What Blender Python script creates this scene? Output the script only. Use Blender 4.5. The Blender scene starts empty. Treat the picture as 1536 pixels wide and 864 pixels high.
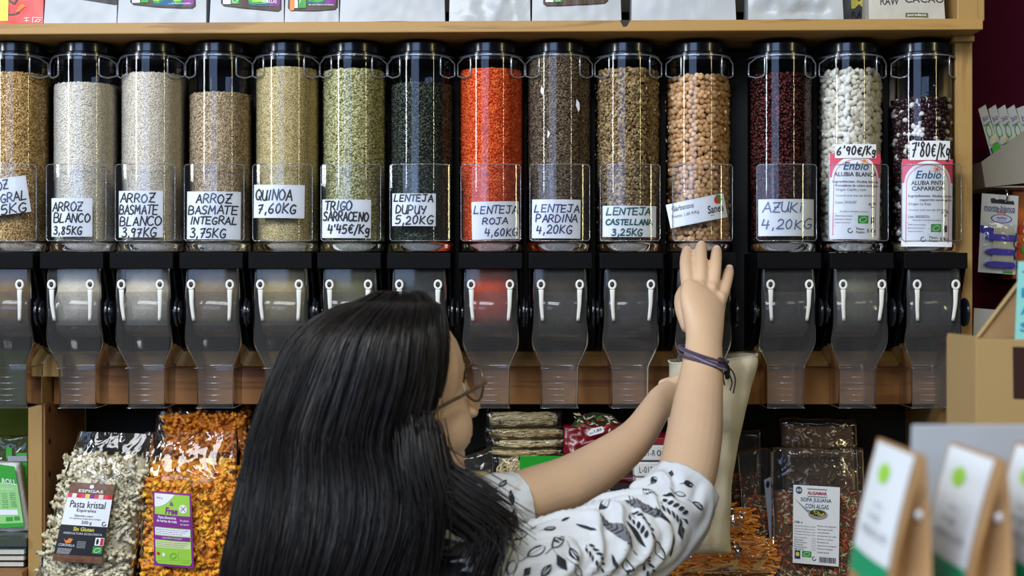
import bpy, bmesh, math, random
import numpy as np
from mathutils import Vector, Matrix, noise
R = random.Random(7)
scn = bpy.context.scene
col = scn.collection
# Scene is laid out in design metres and built at K real metres per design metre.
K = 0.866
CY, CZ, F = -2.7, 1.85, 2126.0            # camera place (design metres) and focal length in pixels (1536 wide)
# ---------------- camera, world, lights, exposure ----------------
cam = bpy.data.cameras.new('camera'); cam_o = bpy.data.objects.new('camera', cam); col.objects.link(cam_o)
cam_o.location = (0, CY*K, CZ*K); cam_o.rotation_euler = (math.pi/2, 0, 0)
cam.sensor_width = 36; cam.lens = 36*F/1536; cam.clip_start = 0.05
cam.dof.use_dof = True; cam.dof.focus_distance = 2.62*K; cam.dof.aperture_fstop = 4.6
scn.camera = cam_o
w = bpy.data.worlds.new('world'); scn.world = w; w.use_nodes = True
w.node_tree.nodes['Background'].inputs[0].default_value = (0.62, 0.72, 0.95, 1)
w.node_tree.nodes['Background'].inputs[1].default_value = 0.035
def area(name, loc, target, sx, sy, power, color):
    l = bpy.data.lights.new(name, 'AREA'); l.shape = 'RECTANGLE'; l.size = sx*K; l.size_y = sy*K; l.energy = power; l.color = color
    o = bpy.data.objects.new(name, l); col.objects.link(o); o.location = Vector(loc)*K
    o.rotation_euler = (Vector(target)-Vector(loc)).to_track_quat('-Z', 'Y').to_euler(); return o
area('ceiling_light', (-1.1, -2.9, 3.8), (0, -0.1, 1.75), 2.6, 0.8, 90, (0.93, 0.97, 1.0))
area('ceiling_light', (1.9, -2.7, 3.9), (0.3, -0.1, 1.75), 1.6, 0.6, 11, (1.0, 0.90, 0.62))
area('window_light', (-3.3, -2.3, 2.9), (0, -0.05, 2.0), 0.34, 1.2, 32, (0.85, 0.93, 1.0))
area('shopfront_light', (-1.9, -4.6, 2.85), (0, -0.05, 1.9), 2.4, 1.2, 34, (0.42, 0.60, 1.0))
area('doorway_light', (3.0, -3.1, 2.55), (0, -0.05, 1.9), 0.12, 0.95, 9, (1.0, 0.88, 0.42))
scn.view_settings.view_transform = 'Standard'; scn.view_settings.look = 'None'
scn.view_settings.exposure = 0.06; scn.view_settings.gamma = 1.0; scn.view_settings.use_curve_mapping = False
scn.cycles.transparent_max_bounces = 24

# ---------------- helpers ----------------
def s_(Y): return (Y-CY)/F
def P(px, py, Y): return Vector(((px-768)*s_(Y), Y, CZ+(432-py)*s_(Y)))
def Z(py, Y): return CZ+(432-py)*s_(Y)
def X(px, Y): return (px-768)*s_(Y)
MATS = {}
def nt(m): return m.node_tree.nodes, m.node_tree.links
def mat(name, c, rough=0.5, metal=0.0, spec=0.5, var=0.0, vscale=40, bump=0.0, bscale=200, emit=None, coat=0.0, sss=0.0):
    if name in MATS: return MATS[name]
    m = bpy.data.materials.new(name); m.use_nodes = True; n, l = nt(m); b = n['Principled BSDF']
    b.inputs['Base Color'].default_value = (*c, 1); b.inputs['Roughness'].default_value = rough
    b.inputs['Metallic'].default_value = metal; b.inputs['Specular IOR Level'].default_value = spec
    b.inputs['Coat Weight'].default_value = coat
    if sss: b.inputs['Subsurface Weight'].default_value = sss; b.inputs['Subsurface Radius'].default_value = (0.01, 0.004, 0.002); b.inputs['Subsurface Scale'].default_value = 0.6
    tc = n.new('ShaderNodeTexCoord')
    nz = n.new('ShaderNodeTexNoise'); nz.inputs['Scale'].default_value = vscale; nz.inputs['Detail'].default_value = 4; l.new(tc.outputs['Object'], nz.inputs['Vector'])
    mx = n.new('ShaderNodeMix'); mx.data_type = 'RGBA'; mx.inputs[6].default_value = (*[x*(1-var) for x in c], 1); mx.inputs[7].default_value = (*[min(1, x*(1+var)) for x in c], 1)
    l.new(nz.outputs['Fac'], mx.inputs[0]); l.new(mx.outputs[2], b.inputs['Base Color'])
    if bump:
        n2 = n.new('ShaderNodeTexNoise'); n2.inputs['Scale'].default_value = bscale; l.new(tc.outputs['Object'], n2.inputs['Vector'])
        bp = n.new('ShaderNodeBump'); bp.inputs['Strength'].default_value = bump; bp.inputs['Distance'].default_value = 0.002
        l.new(n2.outputs['Fac'], bp.inputs['Height']); l.new(bp.outputs[0], b.inputs['Normal'])
    MATS[name] = m; return m
def wood(name, c1, c2, axis='x', scale=1.0, rough=0.5):
    m = bpy.data.materials.new(name); m.use_nodes = True; n, l = nt(m); b = n['Principled BSDF']; b.inputs['Roughness'].default_value = rough
    tc = n.new('ShaderNodeTexCoord'); mp = n.new('ShaderNodeMapping'); l.new(tc.outputs['Object'], mp.inputs[0])
    mp.inputs['Scale'].default_value = {'x': (1.6, 22, 22), 'z': (22, 22, 1.6)}[axis]
    nz = n.new('ShaderNodeTexNoise'); nz.inputs['Scale'].default_value = 2.2*scale; nz.inputs['Detail'].default_value = 6; nz.inputs['Distortion'].default_value = 0.6
    wv = n.new('ShaderNodeMath'); wv.operation = 'MULTIPLY'; wv.inputs[1].default_value = 14
    sn = n.new('ShaderNodeMath'); sn.operation = 'SINE'; cr = n.new('ShaderNodeValToRGB')
    l.new(mp.outputs[0], nz.inputs['Vector']); l.new(nz.outputs['Fac'], wv.inputs[0]); l.new(wv.outputs[0], sn.inputs[0])
    ad = n.new('ShaderNodeMath'); ad.operation = 'MULTIPLY_ADD'; ad.inputs[1].default_value = 0.5; ad.inputs[2].default_value = 0.5; l.new(sn.outputs[0], ad.inputs[0])
    cr.color_ramp.elements[0].color = (*c2, 1); cr.color_ramp.elements[1].color = (*c1, 1); cr.color_ramp.elements[1].position = 0.45
    l.new(ad.outputs[0], cr.inputs[0])
    l2 = n.new('ShaderNodeTexNoise'); l2.inputs['Scale'].default_value = 90; l.new(mp.outputs[0], l2.inputs['Vector'])
    mx = n.new('ShaderNodeMix'); mx.data_type = 'RGBA'; mx.blend_type = 'MULTIPLY'; mx.inputs[0].default_value = 0.35
    l.new(cr.outputs[0], mx.inputs[6]); l.new(l2.outputs['Color'], mx.inputs[7]); l.new(mx.outputs[2], b.inputs['Base Color'])
    MATS[name] = m; return m
def film(name, tint=(0.97, 0.98, 1.0), milky=0.0, mcol=(0.6, 0.6, 0.62), rough=0.03, ior=1.45, edge=0.6, bump=0.0, bscale=30, base=0.0):
    m = bpy.data.materials.new(name); m.use_nodes = True; n, l = nt(m); n.remove(n['Principled BSDF']); out = n['Material Output']
    tr = n.new('ShaderNodeBsdfTransparent'); gl = n.new('ShaderNodeBsdfGlossy'); gl.inputs['Roughness'].default_value = rough
    fr = n.new('ShaderNodeFresnel'); fr.inputs['IOR'].default_value = ior
    lw = n.new('ShaderNodeLayerWeight'); lw.inputs['Blend'].default_value = 0.25
    mc = n.new('ShaderNodeMix'); mc.data_type = 'RGBA'; mc.inputs[6].default_value = (*tint, 1); mc.inputs[7].default_value = (*[t*edge for t in tint], 1)
    l.new(lw.outputs['Facing'], mc.inputs[0]); l.new(mc.outputs[2], tr.inputs[0])
    cur = tr.outputs[0]
    if milky:
        df = n.new('ShaderNodeBsdfDiffuse'); df.inputs[0].default_value = (*mcol, 1); m1 = n.new('ShaderNodeMixShader')
        nz = n.new('ShaderNodeTexNoise'); nz.inputs['Scale'].default_value = 45; nz.inputs['Detail'].default_value = 6; mr = n.new('ShaderNodeMapRange')
        mr.inputs['To Min'].default_value = milky*0.55; mr.inputs['To Max'].default_value = milky*1.45; l.new(nz.outputs['Fac'], mr.inputs[0]); l.new(mr.outputs[0], m1.inputs[0])
        l.new(cur, m1.inputs[1]); l.new(df.outputs[0], m1.inputs[2]); cur = m1.outputs[0]
    m2 = n.new('ShaderNodeMixShader'); ad = n.new('ShaderNodeMath'); ad.operation = 'ADD'; ad.use_clamp = True; ad.inputs[1].default_value = base
    l.new(fr.outputs[0], ad.inputs[0]); l.new(ad.outputs[0], m2.inputs[0]); l.new(cur, m2.inputs[1]); l.new(gl.outputs[0], m2.inputs[2]); l.new(m2.outputs[0], out.inputs[0])
    if bump:
        tc = n.new('ShaderNodeTexCoord'); n2 = n.new('ShaderNodeTexNoise'); n2.inputs['Scale'].default_value = bscale; n2.inputs['Detail'].default_value = 3; n2.inputs['Distortion'].default_value = 1.5
        l.new(tc.outputs['Object'], n2.inputs['Vector'])
        bp = n.new('ShaderNodeBump'); bp.inputs['Strength'].default_value = bump; bp.inputs['Distance'].default_value = 0.01
        l.new(n2.outputs['Fac'], bp.inputs['Height']); l.new(bp.outputs[0], gl.inputs['Normal']); l.new(bp.outputs[0], fr.inputs['Normal'])
    MATS[name] = m; return m
def tag(o, label=None, cat=None, group=None, kind=None):
    if label: o['label'] = label
    if cat: o['category'] = cat
    if group: o['group'] = group
    if kind: o['kind'] = kind
    return o
def thing(name, label, cat, loc=(0, 0, 0), group=None):
    o = bpy.data.objects.new(name, None); col.objects.link(o); o.location = Vector(loc)*K; o.empty_display_size = 0.05
    return tag(o, label, cat, group)
class MB:
    """collects shapes (design metres, world or local) into one mesh"""
    def __init__(s): s.v = []; s.f = []; s.m = []
    def add(s, vs, fs, mi=0):
        b = len(s.v); s.v += [tuple(v) for v in vs]; s.f += [tuple(i+b for i in f) for f in fs]; s.m += [mi]*len(fs); return s
    def box(s, x0, x1, y0, y1, z0, z1, mi=0):
        return s.add([(x0,y0,z0),(x1,y0,z0),(x1,y1,z0),(x0,y1,z0),(x0,y0,z1),(x1,y0,z1),(x1,y1,z1),(x0,y1,z1)], [(3,2,1,0),(4,5,6,7),(0,1,5,4),(1,2,6,5),(2,3,7,6),(3,0,4,7)], mi)
    def rings(s, rs, closed=True, cap0=True, cap1=True, mi=0):
        n = len(rs[0]); vs = [p for r in rs for p in r]; fs = []
        for i in range(len(rs)-1):
            for j in range(n if closed else n-1):
                a = i*n+j; b = i*n+(j+1) % n; fs.append((a, b, b+n, a+n))
        if cap0: fs.append(tuple(reversed(range(n))))
        if cap1: fs.append(tuple(range((len(rs)-1)*n, len(rs)*n)))
        return s.add(vs, fs, mi)
    def tube(s, path, rad, n=8, caps=True, closed=False, mi=0, flat=None):
        path = [Vector(p) for p in path]; m = len(path)
        if not hasattr(rad, '__len__'): rad = [rad]*m
        T = []
        for i in range(m):
            a = path[(i-1) % m] if (closed or i > 0) else path[0]; b = path[(i+1) % m] if (closed or i < m-1) else path[-1]
            t = (b-a); T.append(t.normalized() if t.length > 1e-9 else Vector((0, 0, 1)))
        up = Vector((0, -1, 0)) if abs(T[0].y) < 0.9 else Vector((0, 0, 1)); rs = []
        N = (up-T[0]*up.dot(T[0])).normalized()
        for i in range(m):
            N = (N-T[i]*N.dot(T[i])).normalized(); B = T[i].cross(N); r = rad[i]
            rx, ry = (r if hasattr(r, '__len__') else (r, r))
            rs.append([path[i]+N*(math.cos(a)*rx)+B*(math.sin(a)*ry) for a in [2*math.pi*k/n for k in range(n)]])
        if closed: rs.append(rs[0]); return s.rings(rs, True, False, False, mi)
        return s.rings(rs, True, caps, caps, mi)
    def lathe(s, prof, n=40, axis='z', c=(0, 0, 0), caps=True, mi=0):
        rs = []
        for r, h in prof:
            ring = []
            for k in range(n):
                a = 2*math.pi*k/n; u, v = r*math.cos(a), r*math.sin(a)
                ring.append({'z': (c[0]+u, c[1]+v, c[2]+h), 'x': (c[0]+h, c[1]+u, c[2]+v), 'y': (c[0]+u, c[1]+h, c[2]-v)}[axis])
            rs.append(ring)
        return s.rings(rs, True, caps, caps, mi)
    def grid(s, S, u0, u1, v0, v1, nu, nv, mi=0):
        vs = [S(u0+(u1-u0)*i/nu, v0+(v1-v0)*j/nv) for j in range(nv+1) for i in range(nu+1)]
        return s.add(vs, [(j*(nu+1)+i, j*(nu+1)+i+1, (j+1)*(nu+1)+i+1, (j+1)*(nu+1)+i) for j in range(nv) for i in range(nu)], mi)
    def build(s, name, mats, parent=None, smooth=False, bevel=0, off=None, solid=0, angle=None):
        me = bpy.data.meshes.new(name); o3 = Vector(off) if off is not None else (Vector(parent.location)/K if parent is not None and parent.type == 'EMPTY' else Vector((0, 0, 0)))
        arr = np.array(s.v, dtype=float); arr = (arr-np.array(o3))*K
        me.from_pydata(arr.tolist(), [], s.f); mats = mats if isinstance(mats, (list, tuple)) else [mats]
        for m in mats: me.materials.append(m)
        if len(mats) > 1: me.polygons.foreach_set('material_index', s.m)
        if smooth or angle: me.polygons.foreach_set('use_smooth', [True]*len(me.polygons))
        if angle:
            me.set_sharp_from_angle(angle=math.radians(angle))
        me.update(); o = bpy.data.objects.new(name, me); col.objects.link(o)
        if parent is not None: o.parent = parent
        if solid: md = o.modifiers.new('solid', 'SOLIDIFY'); md.thickness = solid*K; md.offset = 0
        if bevel: md = o.modifiers.new('bevel', 'BEVEL'); md.width = bevel*K; md.segments = 2; md.limit_method = 'ANGLE'
        return o
def solo(mb, name, mats, label, cat, group=None, kind=None, **kw):
    """one-mesh top-level thing with its origin at its base centre"""
    a = np.array(mb.v); off = ((a[:, 0].min()+a[:, 0].max())/2, (a[:, 1].min()+a[:, 1].max())/2, a[:, 2].min())
    o = mb.build(name, mats, None, off=off, **kw); o.location = Vector(off)*K; return tag(o, label, cat, group, kind)
def base_of(*pts):
    a = np.array([tuple(p) for p in pts]); return ((a[:, 0].min()+a[:, 0].max())/2, (a[:, 1].min()+a[:, 1].max())/2, a[:, 2].min())
def catmull(pts, n):
    """pts: list of tuples (any dimension) -> smooth list"""
    p = [np.array(q, float) for q in pts]; p = [2*p[0]-p[1]]+p+[2*p[-1]-p[-2]]; out = []
    for i in range(1, len(p)-2):
        for k in range(n):
            t = k/n; a, b, c, d = p[i-1], p[i], p[i+1], p[i+2]
            out.append(0.5*((2*b)+(-a+c)*t+(2*a-5*b+4*c-d)*t*t+(-a+3*b-3*c+d)*t**3))
    out.append(p[-2]); return out
# ---- lettering: everything is laid on a surface function S(x, y, off) -> point (x right, y DOWN, any units)
def typeset(mb, S, text, x0, y0, x1, y1, off=0.0004, bold=0.0, shear=0.0, spacing=1.0, mi=0):
    cu = bpy.data.curves.new('t', 'FONT'); cu.body = text; cu.offset = bold; cu.shear = shear; cu.space_character = spacing; cu.resolution_u = 3
    ob = bpy.data.objects.new('t', cu); me = bpy.data.meshes.new_from_object(ob)
    n = len(me.vertices)
    if n:
        a = np.empty(n*3); me.vertices.foreach_get('co', a); a = a.reshape(-1, 3); mn = a.min(0); mx = a.max(0); d = mx-mn; d[d == 0] = 1
        vs = [S(x0+(p[0]-mn[0])/d[0]*(x1-x0), y1-(p[1]-mn[1])/d[1]*(y1-y0), off) for p in a]
        mb.add(vs, [tuple(p.vertices) for p in me.polygons], mi)
    bpy.data.objects.remove(ob); bpy.data.curves.remove(cu); bpy.data.meshes.remove(me)
G = {'A': [[(0,0),(.35,1),(.7,0)],[(.13,.36),(.6,.36)]], 'B': [[(0,0),(0,1),(.45,.95),(.55,.75),(.4,.55),(0,.52)],[(.4,.55),(.62,.4),(.6,.12),(.4,0),(0,0)]],
'C': [[(.62,.85),(.4,1),(.12,.85),(0,.5),(.12,.12),(.4,0),(.65,.15)]], 'D': [[(0,0),(0,1),(.4,.92),(.65,.55),(.45,.1),(0,0)]],
'E': [[(.6,1),(0,1),(0,0),(.6,0)],[(0,.52),(.5,.52)]], 'G': [[(.62,.88),(.35,1),(.08,.75),(0,.4),(.2,.03),(.55,.05),(.64,.4),(.35,.4)]],
'I': [[(.1,0),(.2,1)]], 'i': [[(.15,0),(.15,.65)],[(.13,.88),(.17,.95)]], 'J': [[(.05,1),(.65,1)],[(.4,1),(.4,.15),(.2,0),(.0,.15)]],
'K': [[(0,0),(.02,1)],[(.55,.95),(.05,.45),(.6,0)]], 'L': [[(.1,1),(0,0),(.55,.03)]], 'M': [[(0,0),(.1,1),(.4,.35),(.7,1),(.8,0)]],
'N': [[(0,0),(.05,1),(.6,0),(.68,1)]], 'O': [[(.35,1),(.08,.8),(0,.45),(.15,.06),(.4,0),(.64,.25),(.66,.65),(.35,1)]], 'P': [[(.02,0),(0,1),(.42,.98),(.58,.72),(.4,.48),(0,.45)]],
'Q': [[(.35,1),(.08,.8),(0,.45),(.15,.06),(.4,0),(.64,.25),(.66,.65),(.35,1)],[(.4,.3),(.72,-.08)]], 'R': [[(0,0),(.04,1),(.48,.95),(.55,.7),(.35,.5),(.05,.46)],[(.25,.47),(.65,0)]],
'S': [[(.6,.88),(.35,1),(.08,.82),(.2,.56),(.5,.42),(.55,.15),(.3,0),(0,.1)]], 'T': [[(0,.97),(.7,1)],[(.35,.98),(.3,0)]], 'U': [[(0,1),(.03,.25),(.25,0),(.5,.12),(.6,1)],[(.6,.4),(.64,0)]],
'V': [[(0,1),(.3,0),(.62,1)]], 'Y': [[(0,1),(.1,.6),(.4,.55)],[(.62,1),(.3,0)]], 'Z': [[(0,.97),(.62,1),(.05,.02),(.66,0)],[(.15,.5),(.5,.52)]],
'0': [[(.3,1),(.05,.75),(.02,.3),(.2,0),(.45,.2),(.5,.7),(.3,1)]], '1': [[(.1,.75),(.35,1),(.3,0)]], '2': [[(.03,.8),(.25,1),(.5,.8),(.4,.45),(0,.02),(.6,.04)]],
'3': [[(.05,.92),(.35,1),(.5,.78),(.2,.55)],[(.2,.55),(.55,.4),(.5,.08),(.2,0),(0,.1)]], '4': [[(.1,1),(0,.4),(.6,.42)],[(.48,.85),(.42,0)]],
'5': [[(.55,1),(.12,.98),(.05,.55),(.4,.6),(.55,.3),(.35,.02),(0,.05)]], '6': [[(.45,1),(.1,.6),(.02,.2),(.25,0),(.5,.15),(.45,.42),(.1,.4)]],
'7': [[(0,.92),(.55,1),(.2,0)],[(.12,.48),(.5,.52)]], '8': [[(.5,.85),(.25,1),(.08,.8),(.45,.35),(.4,.05),(.15,0),(.05,.25),(.5,.85)]], '9': [[(.5,.85),(.25,1),(.03,.75),(.2,.5),(.5,.7),(.5,.9),(.42,0)]],
',': [[(.12,.12),(.06,-.18)]], "'": [[(.1,1.1),(.06,.85)]], '€': [[(.6,.85),(.35,.95),(.12,.7),(.1,.3),(.3,.05),(.6,.12)],[(0,.58),(.45,.6)],[(0,.4),(.4,.42)]], '/': [[(0,-.2),(.4,1.05)]],
'g': [[(.45,.5),(.2,.6),(.05,.35),(.2,.12),(.45,.3),(.48,.55),(.42,-.25),(.1,-.25)]], '.': [[(.05,0),(.1,.05)]]}
GW = {'M': .8, 'I': .3, 'i': .25, ',': .22, "'": .2, '/': .42, 'g': .5, '.': .15}
def handwrite(mb, S, text, x0, y0, x1, y1, pen, rnd, off=0.0006, skip=()):
    adv = []; x = 0
    for ch in text:
        if ch == ' ': adv.append(x); x += .4; continue
        wd = GW.get(ch, .62); adv.append(x); x += wd+.22
    tot = x-.22
    for k, ch in enumerate(text):
        if ch == ' ' or k in skip: continue
        jx, jy, js = rnd.uniform(-.04, .04), rnd.uniform(-.05, .05), rnd.uniform(.93, 1.07)
        for st in G[ch]:
            pts = [(x0+(adv[k]+jx+(gx+.12*gy)*js)/tot*(x1-x0), y1-(jy+gy*js)*(y1-y0)) for gx, gy in st]
            if len(pts) > 2: pts = [tuple(q) for q in catmull(pts, 3)] if ch in 'OCGQSBDPRUJ0235689g€' else pts
            for (ax, ay), (bx, by) in zip(pts, pts[1:]):
                dx, dy = bx-ax, by-ay; L = math.hypot(dx, dy) or 1; nx, ny = -dy/L*pen/2, dx/L*pen/2; ex, ey = dx/L*pen*.35, dy/L*pen*.35
                o = off+rnd.uniform(0, .0001)
                mb.add([S(ax-ex+nx, ay-ey+ny, o), S(bx+ex+nx, by+ey+ny, o), S(bx+ex-nx, by+ey-ny, o), S(ax-ex-nx, ay-ey-ny, o)], [(0, 1, 2, 3)])
def rect(mb, S, x0, y0, x1, y1, off, mi=0, nx=8, ny=2):
    mb.grid(lambda u, v: S(u, v, off), x0, x1, y0, y1, nx, ny, mi)
def poly(mb, S, pts, off, mi=0): mb.add([S(x, y, off) for x, y in pts], [tuple(range(len(pts)))], mi)
def disc(mb, S, cx, cy, rx, ry, off, mi=0, n=18): poly(mb, S, [(cx+rx*math.cos(2*math.pi*k/n), cy+ry*math.sin(2*math.pi*k/n)) for k in range(n)], off, mi)
def line(mb, S, pts, wd, off, mi=0):
    for (ax, ay), (bx, by) in zip(pts, pts[1:]):
        dx, dy = bx-ax, by-ay; L = math.hypot(dx, dy) or 1; nx, ny = -dy/L*wd/2, dx/L*wd/2
        mb.add([S(ax+nx, ay+ny, off), S(bx+nx, by+ny, off), S(bx-nx, by-ny, off), S(ax-nx, ay-ny, off)], [(0, 1, 2, 3)], mi)
def quadS(tl, tr, br, bl, Y, bulge=0.0, w=1.0, h=1.0):
    """surface over the pixel quad at depth Y (tuple of corners may carry own Y)"""
    c = [P(*(q if len(q) == 3 else (*q, Y))) for q in (tl, tr, br, bl)]
    nrm = (c[1]-c[0]).cross(c[3]-c[0]).normalized()
    if nrm.y > 0: nrm = -nrm
    def S(x, y, off=0.0):
        u, v = x/w, y/h; p = (c[0]*(1-u)+c[1]*u)*(1-v)+(c[3]*(1-u)+c[2]*u)*v
        return p+nrm*(off+bulge*math.sin(math.pi*min(max(u, 0), 1))*math.sin(math.pi*min(max(v, 0), 1))**0.5)
    return S

# ---------------- materials ----------------
W_PINE = wood('pine', (0.50, 0.285, 0.08), (0.34, 0.17, 0.04)); W_PINEZ = wood('pine_upright', (0.45, 0.27, 0.085), (0.33, 0.18, 0.05), 'z')
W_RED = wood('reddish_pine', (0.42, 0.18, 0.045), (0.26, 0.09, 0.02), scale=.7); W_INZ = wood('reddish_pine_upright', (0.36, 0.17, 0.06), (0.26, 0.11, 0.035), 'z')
M_BLACK = mat('black_plastic', (0.004, 0.004, 0.005), 0.5, spec=.08); M_LID = mat('black_lid_plastic', (0.008, 0.010, 0.014), 0.22, coat=0.3)
M_PANEL = mat('black_panel', (0.004, 0.004, 0.005), 0.7)
M_WHITE = mat('white_plastic', (0.78, 0.78, 0.74), 0.35); M_METAL = mat('screw_metal', (0.25, 0.25, 0.27), 0.3, metal=1.0)
M_DMET = mat('dark_metal', (0.06, 0.06, 0.07), 0.35, metal=0.8)
M_CLEAR = film('clear_tube_plastic', edge=0.45, ior=1.42)
M_POCK = film('clear_pocket_plastic', milky=0.012, mcol=(0.6, 0.65, 0.7), edge=0.75)
M_RIM = film('clear_plastic_rim', milky=0.25, mcol=(0.5, 0.53, 0.58), edge=0.5, base=0.1)
M_HOUS = film('scuffed_clear_plastic', milky=0.06, mcol=(0.50, 0.50, 0.50), rough=0.10, edge=0.55)
M_BAGF = film('crinkly_clear_film', ior=1.5, rough=0.05, edge=0.9, bump=0.8, bscale=11, base=0.0, milky=.012)
M_PAPER = mat('white_paper', (0.80, 0.83, 0.88), 0.6, var=0.02); M_INK = mat('black_ink', (0.008, 0.008, 0.012), 0.5)
M_BLUEINK = mat('blue_ink', (0.015, 0.025, 0.14), 0.5); M_GREENINK = mat('green_ink', (0.0, 0.10, 0.09), 0.5); M_PALEINK = mat('pale_blue_ink', (0.10, 0.16, 0.30), 0.5)
M_GREEN = mat('print_green', (0.03, 0.33, 0.03), 0.5); M_PINK = mat('print_pink', (0.72, 0.05, 0.12), 0.5); M_TEAL = mat('print_teal', (0.0, 0.10, 0.22), 0.5)
M_RED = mat('print_red', (0.60, 0.02, 0.02), 0.5); M_GREY = mat('print_grey', (0.28, 0.30, 0.34), 0.6); M_YEL = mat('print_yellow', (0.75, 0.65, 0.08), 0.5)
M_ORANGE = mat('print_orange', (0.75, 0.22, 0.03), 0.5); M_PURPLE = mat('print_purple', (0.22, 0.02, 0.25), 0.5); M_LIME = mat('print_lime', (0.32, 0.62, 0.06), 0.5)
M_BROWN = mat('print_brown', (0.06, 0.03, 0.015), 0.5, var=.3); M_CREAM = mat('print_cream', (0.75, 0.68, 0.55), 0.5); M_NAVY = mat('print_navy', (0.01, 0.03, 0.16), 0.5)

# ---------------- setting ----------------
def struct(mb, name, m, **kw): o = mb.build(name, m, **kw); o['kind'] = 'structure'; return o
struct(MB().box(-3.5, 3.5, -5.5, 0.46, -0.05, 0.0), 'floor', mat('floor_tile', (0.25, 0.22, 0.18), 0.4, var=.2))
struct(MB().box(-3.5, 0.93, 0.36, 0.46, 0, 3.2), 'wall_back', mat('olive_wall', (0.050, 0.065, 0.006), 0.8, spec=.1, var=.1))
struct(MB().box(0.93, 3.5, 0.36, 0.46, 0, 3.2).box(.93, .955, .30, .36, 0, 3.2), 'wall_right', mat('maroon_wall', (0.050, 0.002, 0.014), 0.8, spec=.08, var=.1))
# wooden shelving unit
U = thing('wooden_shelving_unit', 'pine shelving unit framing the whole row of bulk food dispensers', 'shelving', (0, 0.1, 0))
def shelf_z(x): return Z(35, -.115)+(x-X(0, -.115))/(X(1475, -.115)-X(0, -.115))*(Z(27.5, -.115)-Z(35, -.115))
SH = 0.0205
xl, xr = -1.25, X(1475, -.115)
mb = MB(); n = 30; ys = (-.115, .30)
rs = []
for i in range(n+1):
    x = xl+(xr-xl)*i/n; z = shelf_z(x); rs.append([(x, ys[0], z-SH), (x, ys[1], z-SH), (x, ys[1], z), (x, ys[0], z)])
mb.rings(rs).build('top_shelf', W_PINE, U, bevel=.002)
kx = X(937, -.115); kz = shelf_z(kx)
mb = MB(); S = lambda x, y, off: Vector((kx+x*.00122, -.115-off, kz-y*.00122))
poly(mb, S, [(-7, 0), (-5, 5), (-2, 10), (3, 9), (6, 4), (8, 0)], .0008); mb.build('knot', mat('dark_knot', (0.03, 0.018, 0.012), .7), U)
yP = -.04; x0, x1 = X(1433, yP), X(1459, yP)
MB().box(x0, x1, yP, .30, 0.0, shelf_z(x0)-SH).build('side_panel', W_PINEZ, U, bevel=.002)
MB().box(x0-.012, x1+.006, -.09, .30, shelf_z(x0), 2.75).build('upper_side_panel', W_PINEZ, U, bevel=.002)
MB().box(x0-.008, x1-.001, -.055, yP, Z(64, yP), shelf_z(x0)-SH).build('cleat', W_PINEZ, U, bevel=.001)
for py in (532, 585):
    c = P(1451, py, yP-.001); h = MB().lathe([(.0001, 0), (.0055, 0), (.0050, -.002), (.0001, -.0022)], 16, 'y', c).build('screw', M_METAL, U, smooth=True)
    MB().box(c.x-.004, c.x+.004, c.y-.0026, c.y-.0020, c.z-.0007, c.z+.0007).build('slot', M_PANEL, h, off=(0, .1, 0))
for c in (P(1442, 612, yP-.001), P(1413, 620, .1)):
    MB().lathe([(.0001, 0), (.003, 0), (.0001, -.001)], 12, 'y', c).build('knot', MATS['dark_knot'], U)
yB = .078
MB().box(X(66, .03), x0, .068, .30, Z(549, yB), Z(526, yB)).build('lower_shelf', W_PINE, U, bevel=.0015)
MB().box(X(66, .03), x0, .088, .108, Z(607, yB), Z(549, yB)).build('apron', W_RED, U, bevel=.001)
yL = .03; xa, xb = X(42, yL), X(63, yL)
MB().box(xa, xb, yL, .30, 0.0, Z(565, yL)).build('left_upright', W_PINEZ, U, bevel=.0015)
MB().box(xa+.022, xb+.034, yL+.018, .068, Z(566, yL), Z(532, yL)).build('bracket_block', W_PINEZ, U, bevel=.001)
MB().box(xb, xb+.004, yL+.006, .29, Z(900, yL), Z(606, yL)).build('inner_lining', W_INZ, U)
for py in (614, 662, 711, 757, 806):
    c = Vector((xb+.0042, yL+.03, Z(py, yL+.03))); MB().lathe([(.0001, 0), (.0055, 0), (.0055, .0012), (.0001, .0012)], 14, 'x', c).build('peg_hole', M_PANEL, U)
MB().box(-1.3, x0, -.05, .30, 1.194, 1.216).build('bottom_shelf', W_PINE, U, bevel=.002)
MB().box(X(66, .03), x0, .30, .31, 0.6, Z(549, yB)).build('back_board', mat('olive_black_board', (0.012, 0.013, 0.005), .7), U)
MB().box(-1.25, x0-.012, .30, .31, Z(18, .3), 2.75).build('dark_gap_backing', MATS['olive_black_board'], U)  # added dark sheet, keeps the gaps between the pouches dark against the wall
MB().box(-1.3, -1.26, -.05, .30, 0, 1.194).build('far_left_leg', W_PINEZ, U)
# black backing rack
RK = thing('dispenser_rack', 'black back panel carrying the row of clear bulk dispensers', 'rack', (0, .066, Z(526, yB)))
MB().box(-1.2, x0-.002, .0645, .0675, Z(526, yB)+.001, 2.05+.26).build('back_panel', M_PANEL, RK)

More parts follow.
